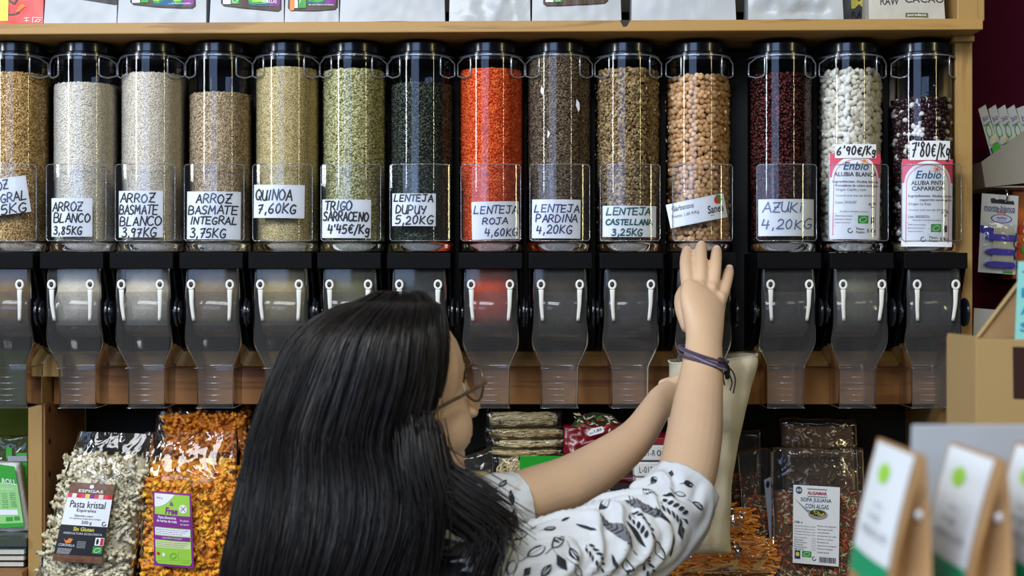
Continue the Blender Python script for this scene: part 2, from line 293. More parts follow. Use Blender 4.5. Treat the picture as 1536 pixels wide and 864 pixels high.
# ---------------- dispensers ----------------
DX = [28, 130, 231, 332, 432, 532, 633, 737, 838, 941, 1047, 1170, 1275, 1382]
ZT = Z(78, -.06); ZB = Z(376, -.06); RT = .0612
YPK = -.0785
def pocket_y(x, c=YPK): return c+x*x/(2*.115)
def ear(side):
    z1, z2 = Z(84, -.05), Z(116, -.05); pts = []
    for (a, b, zz) in ((.040, -.048, z1), (.052, -.040, z1-.002), (.0628, -.022, z1-.010), (.0632, -.020, z2+.012), (.0628, -.022, z2+.006), (.052, -.040, z2), (.042, -.047, z2+.002), (.038, -.050, z2+.006), (.038, -.050, z1-.004)):
        pts.append((side*a, b, zz))
    return MB().tube(pts, .0016, 8, closed=True)
def dispenser(label):
    t = thing('bulk_dispenser', label, 'dispenser', (0, 0, Z(612, -.06)), 'clear gravity dispensers in the row')
    MB().lathe([(RT, ZB), (RT, ZB+.02), (RT, (ZB+ZT)/2), (RT, ZT-.02), (RT, ZT-.009), (RT, ZT-.006), (RT-.001, ZT-.001), (RT-.003, ZT+.001)], 72, caps=False).build('tube', M_CLEAR, t, smooth=True)
    MB().lathe([(RT+.0012, ZT-.006), (RT+.0018, ZT-.0045), (RT+.0012, ZT-.003)], 64, caps=False).build('tube_rim', M_RIM, t, smooth=True)
    lt = Z(61, -.055)
    MB().lathe([(.001, ZT-.012), (.0575, ZT-.012), (.0580, ZT+.0015), (.0535, ZT+.004), (.0540, lt-.003), (.0520, lt-.0005), (.047, lt), (.046, lt-.002), (.001, lt-.002)], 56).build('lid', M_LID, t, smooth=False, angle=35)
    for sd in (-1, 1): ear(sd).build('carry_lug', M_RIM, t, smooth=True)
    hw = .0555; za, zb = Z(361, YPK), Z(246, YPK)
    Sp = lambda x, z: (x, pocket_y(x), z)
    pk = MB().grid(Sp, -hw, hw, za, zb, 16, 4).build('label_holder', M_POCK, t, smooth=True)
    fr = [(-hw+.004, za), (-hw, za+.004)]+[(-hw, za+(zb-za)*k/4) for k in (1, 2, 3)]+[(-hw, zb-.004), (-hw+.004, zb)]+[(-hw+2*hw*k/8, zb) for k in range(1, 8)]+[(hw-.004, zb), (hw, zb-.004)]+[(hw, zb-(zb-za)*k/4) for k in (1, 2, 3)]+[(hw, za+.004), (hw-.004, za)]+[(hw-2*hw*k/8, za) for k in range(1, 8)]
    MB().tube([Sp(*q) for q in fr], .0009, 6, closed=True).build('holder_edge', M_RIM, pk, smooth=True, off=(0, 0, Z(612, -.06)))
    rs = []; zc = Z(362, -.07); zd = Z(378, -.08)
    MB().rings([[((RT+g)*math.sin(a), -(RT+g)*math.cos(a)+sh, z) for a in [math.radians(-70+140*k/24) for k in range(25)]] for g, sh, z in ((.0005, 0, zc+.002), (.003, -.004, zc), (.004, -.008, zc-.006), (.004, -.010, zd+.003), (.007, -.014, zd))], closed=False, cap0=False, cap1=False).build('collar', M_RIM, t, smooth=True)
    # black bracket
    b0, b1 = Z(403, -.092), Z(379, -.092)
    MB().box(-.0585, .0585, -.093, -.083, b0, b1).build('front_bar', M_BLACK, t, bevel=.0012)
    for sd in (-1, 1):
        prof = [(-.083, b1), (-.083, b0), (-.070, Z(425, -.08)), (-.058, Z(442, -.06)), (-.052, Z(492, -.06)), (-.02, Z(520, -.02)), (.0625, Z(524, .06)), (.0625, b1)]
        xs = (sd*.0545, sd*.0580); MB().rings([[(x, y, z) for y, z in prof] for x in xs]).build('side_plate', M_BLACK, t)
    # clear lower housing
    lv = [(403, .0505, -.082, .05), (440, .0510, -.084, .055), (485, .0515, -.084, .058), (503, .0530, -.081, .056), (518, .0520, -.076, .052), (532, .0455, -.071, .046), (549, .0360, -.066, .036), (560, .0350, -.063, .033), (612, .0345, -.060, .030)]
    rs = []
    for py, h_, yf, yb in catmull(lv, 3):
        ring = []; z = Z(py, yf); c = .007
        for sx, sy, a0 in ((1, -1, -90), (1, 1, 0), (-1, 1, 90), (-1, -1, 180)):
            cx = sx*(h_-c); cy = (yf+c) if sy < 0 else (yb-c)
            for k in range(4): a = math.radians(a0+30*k); ring.append((cx+c*math.cos(a), cy+c*math.sin(a), z+(.003*(ring.__len__() > 0) if False else 0)))
        rs.append(ring)
    MB().rings(rs, cap0=False, cap1=False).build('chute', M_HOUS, t, smooth=True)
    # lip where chute and nozzle meet + bottom rim
    for nm, py, h_, yf, yb, r_ in (('nozzle_seam', 552, .0362, -.0652, .035, .0006), ('nozzle_rim', 612, .0347, -.0602, .030, .0009)):
        z = Z(py, yf); MB().tube([(-h_, yf, z), (h_, yf, z), (h_, yb, z), (-h_, yb, z)], r_, 6, closed=True).build(nm, M_RIM, t, smooth=True)
    for k, (py, ww) in enumerate(((565, .014), (574, .024), (583, .025), (592, .024), (600, .020))):
        MB().tube([(-ww, -.0615, Z(py, -.061)), (0, -.0625, Z(py+.8, -.061)), (ww, -.0615, Z(py, -.061))], [.0002, .0011, .0002], 6).build('grip_rib', M_RIM, t, smooth=True)
    MB().lathe([(.001, -.040), (.048, -.040), (.050, -.036), (.050, .036), (.048, .040), (.001, .040)], 40, 'x', (0, -.020, Z(466, -.03))).build('metering_wheel', M_HOUS, t, smooth=False, angle=40)
    zk = Z(468, -.04)
    for sd, rr in ((1, .0265), (-1, .021)):
        MB().lathe([(.001, sd*.0520), (.012, sd*.0520), (.012, sd*.0545)], 24, 'x', (0, -.046, zk), caps=False).build('hub', M_RIM, t, smooth=True)
        kn = MB().lathe([(.001, sd*.0590), (rr, sd*.0592), (rr+.0005, sd*.0600), (rr, sd*.0632), (rr*.8, sd*.0644), (.001, sd*.0646)], 32, 'x', (0, -.066, zk)).build('knob', M_LID, t, smooth=False, angle=50)
    for sd in (-1, 1):
        hx = sd*.0355; z0 = Z(427, -.096); z1 = Z(480, -.09); mb = MB()
        n = 20
        o_ = [(.0078*math.cos(a), .0095*math.sin(a)) for a in [2*math.pi*k/n for k in range(n)]]; i_ = [(.0040*math.cos(a), .0052*math.sin(a)) for a in [2*math.pi*k/n for k in range(n)]]
        for y_, nx_ in ((-.099, 0),):
            vs = [(hx+a, -.0985, z0+b) for a, b in o_]+[(hx+a, -.0985, z0+b) for a, b in i_]+[(hx+a, -.094, z0+b) for a, b in o_]+[(hx+a, -.094, z0+b) for a, b in i_]
            fs = []
            for k in range(n):
                q = (k+1) % n; fs += [(k, q, n+q, n+k), (2*n+q, 2*n+k, 3*n+k, 3*n+q), (k, 2*n+k, 2*n+q, q), (n+q, 3*n+q, 3*n+k, n+k)]
            mb.add(vs, fs)
        pth = catmull([(hx, -.0965, z0-.009), (hx-sd*.0004, -.0965, z0-.020), (hx-sd*.0006, -.095, z0-.038), (hx-sd*.003, -.0895, z1-.001)], 4)
        mb.tube(pth, [(.0020, a) for a in np.linspace(.0050, .0030, len(pth))], 10)
        hd = mb.build('lever', M_WHITE, t, smooth=True)
        MB().lathe([(.0001, .001), (.0038, .001), (.0034, -.0012), (.0001, -.002)], 14, 'y', (hx, -.0955, z0)).build('screw', M_DMET, hd, smooth=True, off=(0, 0, Z(612, -.06)))
    return t
def copy_tree(o, parent=None):
    c = o.copy(); col.objects.link(c); c.parent = parent
    for ch in list(o.children): copy_tree(ch, c)
    return c
DL = ['golden brown rice, leftmost in the row', 'short white rice, second from the left', 'white basmati rice, third from the left', 'brown basmati rice, fourth from the left',
      'quinoa, just left of the buckwheat', 'pale green buckwheat', 'dark green lentils', 'bright orange red lentils', 'small dark brown lentils', 'mottled large lentils',
      'chickpeas, being worked by the hand', 'dark red azuki beans', 'white beans', 'speckled beans, last at right']
proto = dispenser('x'); disp = []
for i, px in enumerate(DX):
    o = proto if i == 0 else None
    if o is None: o = copy_tree(proto)
    disp.append(o)
for i, px in enumerate(DX):
    disp[i].location.x = X(px, 0)*K; disp[i]['label'] = 'clear gravity dispenser with black lid holding '+DL[i]

# ---------------- grain contents (geometry-node grains, uncountable) ----------------
def grain_mat(name, cols, rough=.55, spec=.4):
    m = bpy.data.materials.new(name); m.use_nodes = True; n, l = nt(m); b = n['Principled BSDF']; b.inputs['Roughness'].default_value = rough; b.inputs['Specular IOR Level'].default_value = spec
    oi = n.new('ShaderNodeObjectInfo'); cr = n.new('ShaderNodeValToRGB'); cr.color_ramp.interpolation = 'LINEAR' if len(cols) < 4 or isinstance(cols[0][0], tuple) is False else 'CONSTANT'
    e = cr.color_ramp.elements
    while len(e) < len(cols): e.new(0.5)
    for k, (pos, c) in enumerate(cols): e[k].position = pos; e[k].color = (*c, 1)
    cr.color_ramp.interpolation = 'CONSTANT' if any(len(c) > 2 for c in []) else 'LINEAR'
    l.new(oi.outputs['Random'], cr.inputs[0]); l.new(cr.outputs[0], b.inputs['Base Color']); return m
def grain_tree(name, size, sub, gm, flat=False, srand=.25):
    ng = bpy.data.node_groups.new(name, 'GeometryNodeTree'); ng.interface.new_socket('Geometry', in_out='INPUT', socket_type='NodeSocketGeometry'); ng.interface.new_socket('Geometry', in_out='OUTPUT', socket_type='NodeSocketGeometry')
    n, l = ng.nodes, ng.links; gi = n.new('NodeGroupInput'); go = n.new('NodeGroupOutput')
    ico = n.new('GeometryNodeMeshIcoSphere'); ico.inputs['Radius'].default_value = 1; ico.inputs['Subdivisions'].default_value = sub
    ss = n.new('GeometryNodeSetShadeSmooth'); tf = n.new('GeometryNodeTransform'); tf.inputs['Scale'].default_value = tuple(x*K for x in size)
    sm = n.new('GeometryNodeSetMaterial'); sm.inputs['Material'].default_value = gm
    ip = n.new('GeometryNodeInstanceOnPoints'); na = n.new('GeometryNodeInputNamedAttribute'); na.data_type = 'BOOLEAN'; na.inputs['Name'].default_value = 'g'
    rr = n.new('FunctionNodeRandomValue'); rr.data_type = 'FLOAT_VECTOR'; rr.inputs['Max'].default_value = (6.28, 6.28, 6.28)
    rs = n.new('FunctionNodeRandomValue'); rs.data_type = 'FLOAT'; rs.inputs[2].default_value = 1-srand; rs.inputs[3].default_value = 1+srand; rs.inputs['Seed'].default_value = 5
    jn = n.new('GeometryNodeJoinGeometry')
    l.new(ico.outputs[0], ss.inputs[0]); l.new(ss.outputs[0], tf.inputs[0]); l.new(tf.outputs[0], sm.inputs[0]); l.new(gi.outputs[0], ip.inputs['Points']); l.new(sm.outputs[0], ip.inputs['Instance'])
    l.new(na.outputs[0], ip.inputs['Selection']); l.new(rr.outputs[0], ip.inputs['Rotation']); l.new(rs.outputs[1], ip.inputs['Scale'])
    l.new(gi.outputs[0], jn.inputs[0]); l.new(ip.outputs[0], jn.inputs[0]); l.new(jn.outputs[0], go.inputs[0]); return ng
def stuff_obj(name, pts, core, gsize, sub, cols, label, cat, core_col, rough=.55, srand=.25, origin=(0, 0, 0), parent=None):
    """pts: grain centres, core: MB of faces behind the grains"""
    gm = grain_mat(name+'_grain', cols, rough); cm = mat(name+'_core', core_col, .9, var=.3, vscale=300)  # core colour is a darkened grain tone, painting in the shade between grains
    nb = len(core.v); allv = np.vstack([np.array(core.v).reshape(-1, 3), pts])-np.array(origin)
    me = bpy.data.meshes.new(name); me.from_pydata((allv*K).tolist(), [], core.f); me.materials.append(cm); me.materials.append(gm)
    at = me.attributes.new('g', 'BOOLEAN', 'POINT'); at.data.foreach_set('value', [False]*nb+[True]*len(pts))
    me.polygons.foreach_set('use_smooth', [True]*len(me.polygons))
    o = bpy.data.objects.new(name, me); col.objects.link(o); o.location = Vector(origin)*K
    if parent is not None: o.parent = parent; o.location = Vector(origin)*K-parent.location
    md = o.modifiers.new('grains', 'NODES'); md.node_group = grain_tree(name+'_grains', gsize, sub, gm, srand=srand)
    return tag(o, label, cat if parent is None else None, kind='stuff')
rng = np.random.default_rng(3)
def tube_fill(i, name, top, sp, gsize, sub, cols, label, core_col, rough=.55, srand=.2, tilt=0):
    xc = X(DX[i], 0); Rg = RT-.0008-max(gsize)*(.98 if max(gsize) > .0045 else .86); z0 = ZB+.006; z1 = Z(top, -.06)
    pts = []; dz = sp*.86; nz = int((z1-z0)/dz)
    for lay, rr in enumerate((Rg, Rg-sp*.6)):
        na = int(2*math.pi*rr/sp)
        for j in range(nz+1):
            a = (np.arange(na)+.5*(j % 2)+lay*.5)/na*2*math.pi; a = a[np.abs((a-1.5*math.pi+math.pi) % (2*math.pi)-math.pi) < 2.1] if True else a
            a = a+rng.normal(0, (.22 if sp < .008 else .17)*sp/rr, len(a)); r = rr+rng.normal(0, sp*.08, len(a)); z = z0+j*dz+rng.normal(0, sp*(.22 if sp < .008 else .19), len(a))+tilt*np.cos(a)*.01*(j == nz)
            pts.append(np.stack([xc+r*np.cos(a), r*np.sin(a), z], 1))
    nt_ = int(math.pi*Rg*Rg/(sp*sp)*1.1); r = Rg*np.sqrt(rng.random(nt_)); a = rng.random(nt_)*2*math.pi
    pts.append(np.stack([xc+r*np.cos(a), r*np.sin(a), z1+rng.random(nt_)*sp*.8+.004*(1-r/Rg)], 1))
    pts = np.vstack(pts); core = MB(); core.lathe([(Rg-sp*.75, z0-.002), (Rg-sp*.75, z1-.001)], 32, c=(xc, 0, 0))
    core.box(xc-.038, xc+.038, -.055, .03, Z(488, -.05), Z(384, -.05))
    stuff_obj(name, pts, core, gsize, sub, cols, label, 'bulk food', core_col, rough, srand, origin=(xc, 0, Z(488, -.05)))
tube_fill(0, 'brown_rice', 110, .0034, (.0034, .0015, .0014), 1, [(0, (.36, .20, .05)), (.5, (.74, .49, .18)), (1, (.92, .76, .44))], 'golden brown rice filling the leftmost dispenser', (.22, .13, .05))
tube_fill(1, 'white_rice', 125, .0029, (.0026, .0014, .0013), 1, [(0, (.78, .70, .56)), (.5, (.90, .85, .74)), (1, (.95, .93, .88))], 'short white rice filling the second dispenser from the left', (.68, .61, .48))
tube_fill(2, 'white_basmati_rice', 110, .0027, (.0032, .0011, .0010), 1, [(0, (.74, .65, .51)), (.5, (.88, .81, .69)), (1, (.95, .91, .83))], 'white basmati rice filling the third dispenser from the left', (.65, .57, .44))
tube_fill(3, 'brown_basmati_rice', 140, .0031, (.0040, .0012, .0011), 1, [(0, (.34, .23, .12)), (.5, (.68, .53, .34)), (1, (.88, .77, .57))], 'brown basmati rice filling the fourth dispenser from the left', (.25, .18, .10))
tube_fill(4, 'quinoa', 101, .0023, (.0013, .0013, .0010), 1, [(0, (.55, .42, .14)), (.5, (.84, .71, .38)), (1, (.94, .88, .62))], 'pale yellow quinoa filling its dispenser', (.35, .27, .12))
tube_fill(5, 'buckwheat', 105, .0040, (.0025, .0021, .0019), 2, [(0, (.28, .25, .08)), (.5, (.58, .57, .28)), (1, (.80, .76, .52))], 'pale green buckwheat filling its dispenser', (.12, .11, .04))
tube_fill(6, 'green_lentils', 126, .0043, (.0026, .0026, .0015), 2, [(0, (.012, .016, .012)), (.5, (.045, .06, .045)), (1, (.12, .14, .09))], 'dark green lentils filling their dispenser', (.008, .010, .008), .4)
tube_fill(7, 'red_lentils', 104, .0038, (.0024, .0024, .0013), 2, [(0, (.62, .06, .01)), (.5, (.88, .13, .02)), (1, (.95, .26, .06))], 'bright orange red lentils filling their dispenser', (.45, .04, .005), .5)
tube_fill(8, 'brown_lentils', 84, .0036, (.0022, .0022, .0013), 2, [(0, (.07, .045, .025)), (.5, (.20, .14, .085)), (1, (.36, .27, .17))], 'small brown lentils filling the dispenser right of the orange ones', (.035, .022, .012))
tube_fill(9, 'large_lentils', 105, .0058, (.0036, .0036, .0017), 2, [(0, (.16, .09, .035)), (.45, (.42, .28, .13)), (.9, (.60, .44, .23)), (1, (.40, .38, .10))], 'mottled large brown lentils left of the chickpeas', (.03, .02, .01))
tube_fill(10, 'chickpeas', 118, .0102, (.0053, .0050, .0049), 3, [(0, (.56, .32, .14)), (.5, (.72, .46, .23)), (1, (.82, .58, .33))], 'round beige chickpeas filling the dispenser above the hand', (.06, .035, .015), srand=.1)
tube_fill(11, 'azuki_beans', 113, .0068, (.0046, .0032, .0031), 3, [(0, (.025, .004, .004)), (.6, (.075, .010, .010)), (1, (.14, .03, .022))], 'glossy dark red azuki beans in their dispenser', (.006, .002, .002), .25, srand=.1)
tube_fill(12, 'white_beans', 110, .0112, (.0084, .0052, .0047), 3, [(0, (.66, .62, .50)), (.5, (.80, .77, .66)), (1, (.88, .86, .78))], 'white oval beans in the dispenser second from the right end', (.16, .15, .11), .4, srand=.12)
tube_fill(13, 'speckled_beans', 152, .0088, (.0058, .0049, .0046), 3, [(0, (.03, .012, .016)), (.74, (.05, .018, .02)), (.80, (.82, .80, .74)), (1, (.86, .84, .80))], 'black and white speckled beans in the last dispenser on the right', (.008, .004, .005), .3, srand=.12)
# ---------------- labels in the holders ----------------
YC = YPK+.0013
def holderS(i, Y=YC, rot=0, cx=0, cy=0):
    xd = X(DX[i], 0); ca, sa = math.cos(rot), math.sin(rot)
    def S(x, y, off=0.0):
        if rot: dx, dy = x-cx, y-cy; x, y = cx+dx*ca-dy*sa, cy+dx*sa+dy*ca
        xx = X(x, Y); yy = Y+(xx-xd)**2/(2*.115)
        return Vector((xx, yy-off, Z(y, Y)))
    return S
rh = random.Random(5)
def card(i, x0, y0, x1, y1, lines, ink, pen, label, rot=0.0, Y=YC, grp='handwritten price cards in the holders'):
    S = holderS(i, Y, rot, (x0+x1)/2, (y0+y1)/2)
    mb = MB(); rect(mb, S, x0, y0, x1, y1, 0.0, nx=12, ny=3)
    o = solo(mb, 'price_card', M_PAPER, label, 'label', grp)
    t = MB()
    for (txt, a, b, c, d) in lines: handwrite(t, S, txt, a, b, c, d, pen, rh)
    if lines: t.build('handwriting', ink, o, off=Vector(o.location)/K)
    return o, S
def W(n): return 'white card handwritten '+n
card(0, -40, 268, 41, 323, [('ARROZ', -33, 271, 14, 285), ('INTEGRAL', -36, 291, 37, 304), ('5KG', -2, 308, 34, 322)], M_INK, 2.0, 'tilted white card reading INTEGRAL on the leftmost dispenser', rot=-.14)
card(1, 75, 297, 137.5, 355, [('ARROZ', 77, 303, 123, 316), ('BLANCO', 79, 320, 133, 333), ('3,85KG', 79, 339, 122, 351)], M_INK, 2.0, W('ARROZ BLANCO 3,85KG'))
card(2, 176, 286, 243.5, 356, [('ARROZ', 179, 290, 231, 303), ('BASMATE', 177, 308, 235, 321), ('BLANCO', 178, 325, 239, 338), ('3,97KG', 181, 342, 232, 355)], M_INK, 2.0, W('ARROZ BASMATE BLANCO 3,97KG'))
card(3, 278.5, 287, 359.5, 359, [('ARROZ', 293, 291, 345, 304), ('BASMATE', 281, 309, 354, 321), ('INTEGRAL', 284, 325, 354, 336), ('3,75KG', 284, 343, 337, 356)], M_INK, 2.0, W('ARROZ BASMATE INTEGRAL 3,75KG'), rot=.008)
card(4, 379, 277, 456, 327, [('QUINOA', 382, 285, 436, 300), ('7,60KG', 386, 306, 443, 320)], M_INK, 2.2, W('QUINOA 7,60KG'), rot=.015)
card(5, 482, 299, 556, 357, [('TRIGO', 486, 302, 526, 315), ('SARRACENO', 484, 318, 551, 331), ("4'45€/Kg", 491, 337, 553, 350)], M_INK, 2.3, W("TRIGO SARRACENO 4'45"), rot=.01)
card(6, 587.5, 290, 653.5, 339, [('LENTEJA', 590, 292, 648, 302), ('DUPUY', 593, 308, 638, 320), ('5,20KG', 593, 324, 648, 336)], M_INK, 2.0, W('LENTEJA DUPUY 5,20KG'), rot=.01)
card(7, 707.5, 302, 778.5, 359, [('LENTEJA', 711, 309, 776, 320), ('ROJA', 724, 327, 760, 336), ('4,60KG', 727, 343, 775, 354)], M_BLUEINK, 1.7, W('in blue LENTEJA ROJA 4,60KG'), rot=-.02)
card(8, 798, 299, 871, 357.5, [('LENTEJA', 802, 307, 868, 318), ('PARDINA', 804, 322, 865, 333), ('4,20KG', 805, 338, 857, 350)], M_BLUEINK, 1.8, W('in blue LENTEJA PARDINA 4,20KG'), rot=.01)
card(9, 904.5, 308.5, 985, 355.5, [('LENTEJA', 910, 312, 975, 322), ('CASTELLANA', 909, 329, 978, 337), ('3,25KG', 918, 343, 963, 353)], M_GREENINK, 2.0, W('in green LENTEJA CASTELLANA 3,25KG'), rot=.006)
card(11, 1139, 298.5, 1222.5, 354, [('AZUKi', 1145, 304, 1203, 318), ('4,20KG', 1144, 329, 1216, 343)], M_PALEINK, 1.9, W('in pale blue AZUKi 4,20KG'))
# printed chickpea card
r0 = math.atan2(-17, 85); o, S = card(10, 1003, 297.5, 1090, 334, [], M_INK, 1, 'slanted printed Garbanzos card with a round red and green emblem', rot=r0, grp='printed labels on the dispensers')
off = Vector(o.location)/K
t = MB(); typeset(t, S, 'Garbanzos', 1010, 302, 1042, 310, bold=.01); typeset(t, S, 'Precio: 1,60 €/Kg', 1008, 315, 1048, 321); typeset(t, S, 'Sanea', 1061, 312, 1086, 324, shear=.2, bold=.015); t.build('lettering', M_INK, o, off=off)
t = MB(); disc(t, S, 1081, 305, 5.5, 7, .0005, 0); disc(t, S, 1078, 306, 4.2, 5.5, .0007, 1); disc(t, S, 1082, 303, 3, 3.5, .0009, 0); line(t, S, [(1064, 327), (1086, 327)], .8, .0005, 0); t.build('emblem', [M_GREEN, M_RED], o, off=off)
def leaflogo(t, S, x0, y0, x1, y1, mi_g, mi_w, off=.0006):
    rect(t, S, x0, y0, x1, y1, off, mi_g, 1, 1); w_, h_ = x1-x0, y1-y0
    line(t, S, [(x0+w_*(.5+.33*math.cos(a)), y0+h_*(.52+.3*math.sin(a)-.1*math.cos(a))) for a in [k*.5 for k in range(13)]], h_*.07, off+.0003, mi_w)
def printed(i, x0, y0, x1, y1, title, ty, ing, orig, org2, lote, label, pr, prb, Y, rot, py_low):
    """pink arched product label, all in photo pixels"""
    S = holderS(i, Y, rot, (x0+x1)/2, (y0+y1)/2); cx = (x0+x1)/2
    mb = MB(); rect(mb, S, x0, y0, x1, y1, 0, nx=12, ny=4); o = solo(mb, 'product_label', M_PAPER, label, 'label', 'printed labels on the dispensers'); off = Vector(o.location)/K
    t = MB(); ax = (x1-x0)/2-3; ay = 33; ac = y0+36
    n = 14
    for sg in (-1, 1):   # pink spandrels beside the arch
        pts = [(cx+sg*ax*math.sin(a), ac-ay*math.cos(a)) for a in [math.pi/2*k/n for k in range(n+1)]]
        for (ux, uy), (vx, vy) in zip(pts, pts[1:]): poly(t, S, [(ux, uy), (vx, vy), (vx, y0), (ux, y0)], .0003, 0)
        rect(t, S, cx+sg*(ax), y0, cx+sg*(ax+3), ac, .0003, 0, 1, 4)
        line(t, S, [(cx+sg*(ax-3)*math.sin(a), ac+2-(ay-4)*math.cos(a)) for a in [math.pi/2*k/n for k in range(n+1)]]+[(cx+sg*(ax-3), y1-6)], .9, .0004, 0)
    line(t, S, [(cx-ax+3, y1-6), (cx+ax-3, y1-6)], .9, .0004, 0); line(t, S, [(x0+1, y1-1.5), (x1-1, y1-1.5)], 1.8, .0004, 0)
    sx, sy = cx+12, ty-8
    disc(t, S, sx, sy, 2.6, 2.6, .0006, 1)
    for k in range(9): a = 2*math.pi*k/9; line(t, S, [(sx+3.4*math.cos(a), sy+3.4*math.sin(a)), (sx+6*math.cos(a), sy+6*math.sin(a))], .9, .0006, 1)
    t.build('pink_border', [M_PINK, M_ORANGE], o, off=off)
    t = MB(); typeset(t, S, 'Enbio', cx-19, ty-6, cx+19, ty+6, bold=.012, shear=.25); t.build('brand_lettering', M_TEAL, o, off=off)
    t = MB(); yy = ty+9
    for k, (ln, hw) in enumerate(title): typeset(t, S, ln, cx-hw, yy, cx+hw, yy+6.6, bold=.02); yy += 8.5
    yy += 4
    for ln, a, b in ing: typeset(t, S, ln, a, yy, b, yy+4.6, bold=.015); yy += 6
    for ln, a, b, h in ((orig, x0+9, x0+9+org2, 5), ('Consumir pref. antes del: 30/10/2016', x0+9, x1-8, 3.6), (lote, x0+9, x0+9+30, 4)):
        typeset(t, S, ln, a, yy, b, yy+h); yy += 9.5
    b0 = py_low
    typeset(t, S, 'Envasado en atmósfera protectora', cx-22, b0-18, cx+20, b0-15)
    typeset(t, S, 'ENBIO, Productos Ecológicos', x0+9, b0-11, x0+34, b0-8.5); typeset(t, S, 'Elaborado y envasado', x0+9, b0-6, x0+32, b0-3.5); typeset(t, S, 'Registro sanitario', x0+9, b0-1, x0+30, b0+1.4)
    for k in range(3): line(t, S, [(x0+7, b0-13+k*9), (cx+2, b0-13+k*9)], .35, .0005)
    typeset(t, S, 'Peso', cx+2, b0+7, cx+14, b0+11, bold=.01); typeset(t, S, 'Neto:', cx+2, b0+12, cx+15, b0+16, bold=.01); typeset(t, S, '5 Kg', cx+18, b0+9, cx+32, b0+16, bold=.02)
    line(t, S, [(cx-7+3.4*math.cos(a), b0+12+3.4*math.sin(a)) for a in [k*.5 for k in range(11)]], 1.2, .0005)
    t.build('lettering', M_INK, o, off=off)
    t = MB(); leaflogo(t, S, cx+4, b0-11, cx+20, b0+1, 0, 1); rect(t, S, cx+24, b0-9, cx+29, b0+1, .0006, 2, 1, 1)
    for (a, b) in ((22, -28), (26, -24), (29, -29)): disc(t, S, cx+a, b0+b, 2.6, 1.9, .0005, 3)
    t.build('emblems', [M_GREEN, M_PAPER, M_NAVY, M_GREY], o, off=off)
    a, b, c, d = pr; Sh = holderS(i, Y-.002, rot*.3, (a+c)/2, (b+d)/2); mb = MB(); rect(mb, Sh, a, b, c, d, 0, nx=8, ny=1)
    p = mb.build('price_slip', M_PAPER, o, off=off); t = MB(); handwrite(t, Sh, prb, a+3, b+4, c-2, d-5, 2.2, rh); t.build('handwriting', M_INK, p, off=off)
printed(12, 1246, 230, 1321, 359, [('ALUBIA BLANCA', 32)], 249, [('Ingredientes: Alubia blanca', 1250, 1318), ('Procedente de cultivo ecológico', 1254, 1318)], 'Origen: Castilla y León', 44, 'Lote: 010107', 'printed label with pink corners reading ALUBIA BLANCA on the white bean dispenser', (1254, 216, 1315, 237), "6'90€/Kg", YC, .02, 334)
printed(13, 1355.5, 238, 1430, 370, [('ALUBIA PINTA', 25), ('CAPARRON', 24)], 262, [('Ingredientes: Alubia pinta', 1364, 1428), ('caparrón ecológico', 1380, 1428)], 'Origen: La Rioja', 32, 'Lote: 0000287326', 'pink cornered label reading ALUBIA PINTA CAPARRON on the last dispenser', (1366, 211, 1426, 240), "7'80€/Kg", YC+.0004, .012, 347)
# torn label scraps left on the brown lentil tube
for (a, b, c, d) in ((865, 148, 870, 167), (812, 128, 816, 142), (822, 195, 824, 207)):
    mb = MB(); S2 = lambda x, y, off=0: Vector((X(x, -.06), -math.sqrt(max(0, (RT+.0006)**2-(X(x, -.06)-X(838, 0))**2)), Z(y, -.06)))
    mb.add([S2(a, b), S2((a+c)/2+2, b+5), S2(c, d-4), S2(c-2, d), S2(a-1, b+9)], [(0, 1, 2, 3, 4)])
    mb.build('paper_scrap', M_PAPER, disp[8], off=Vector(disp[8].location)/K)

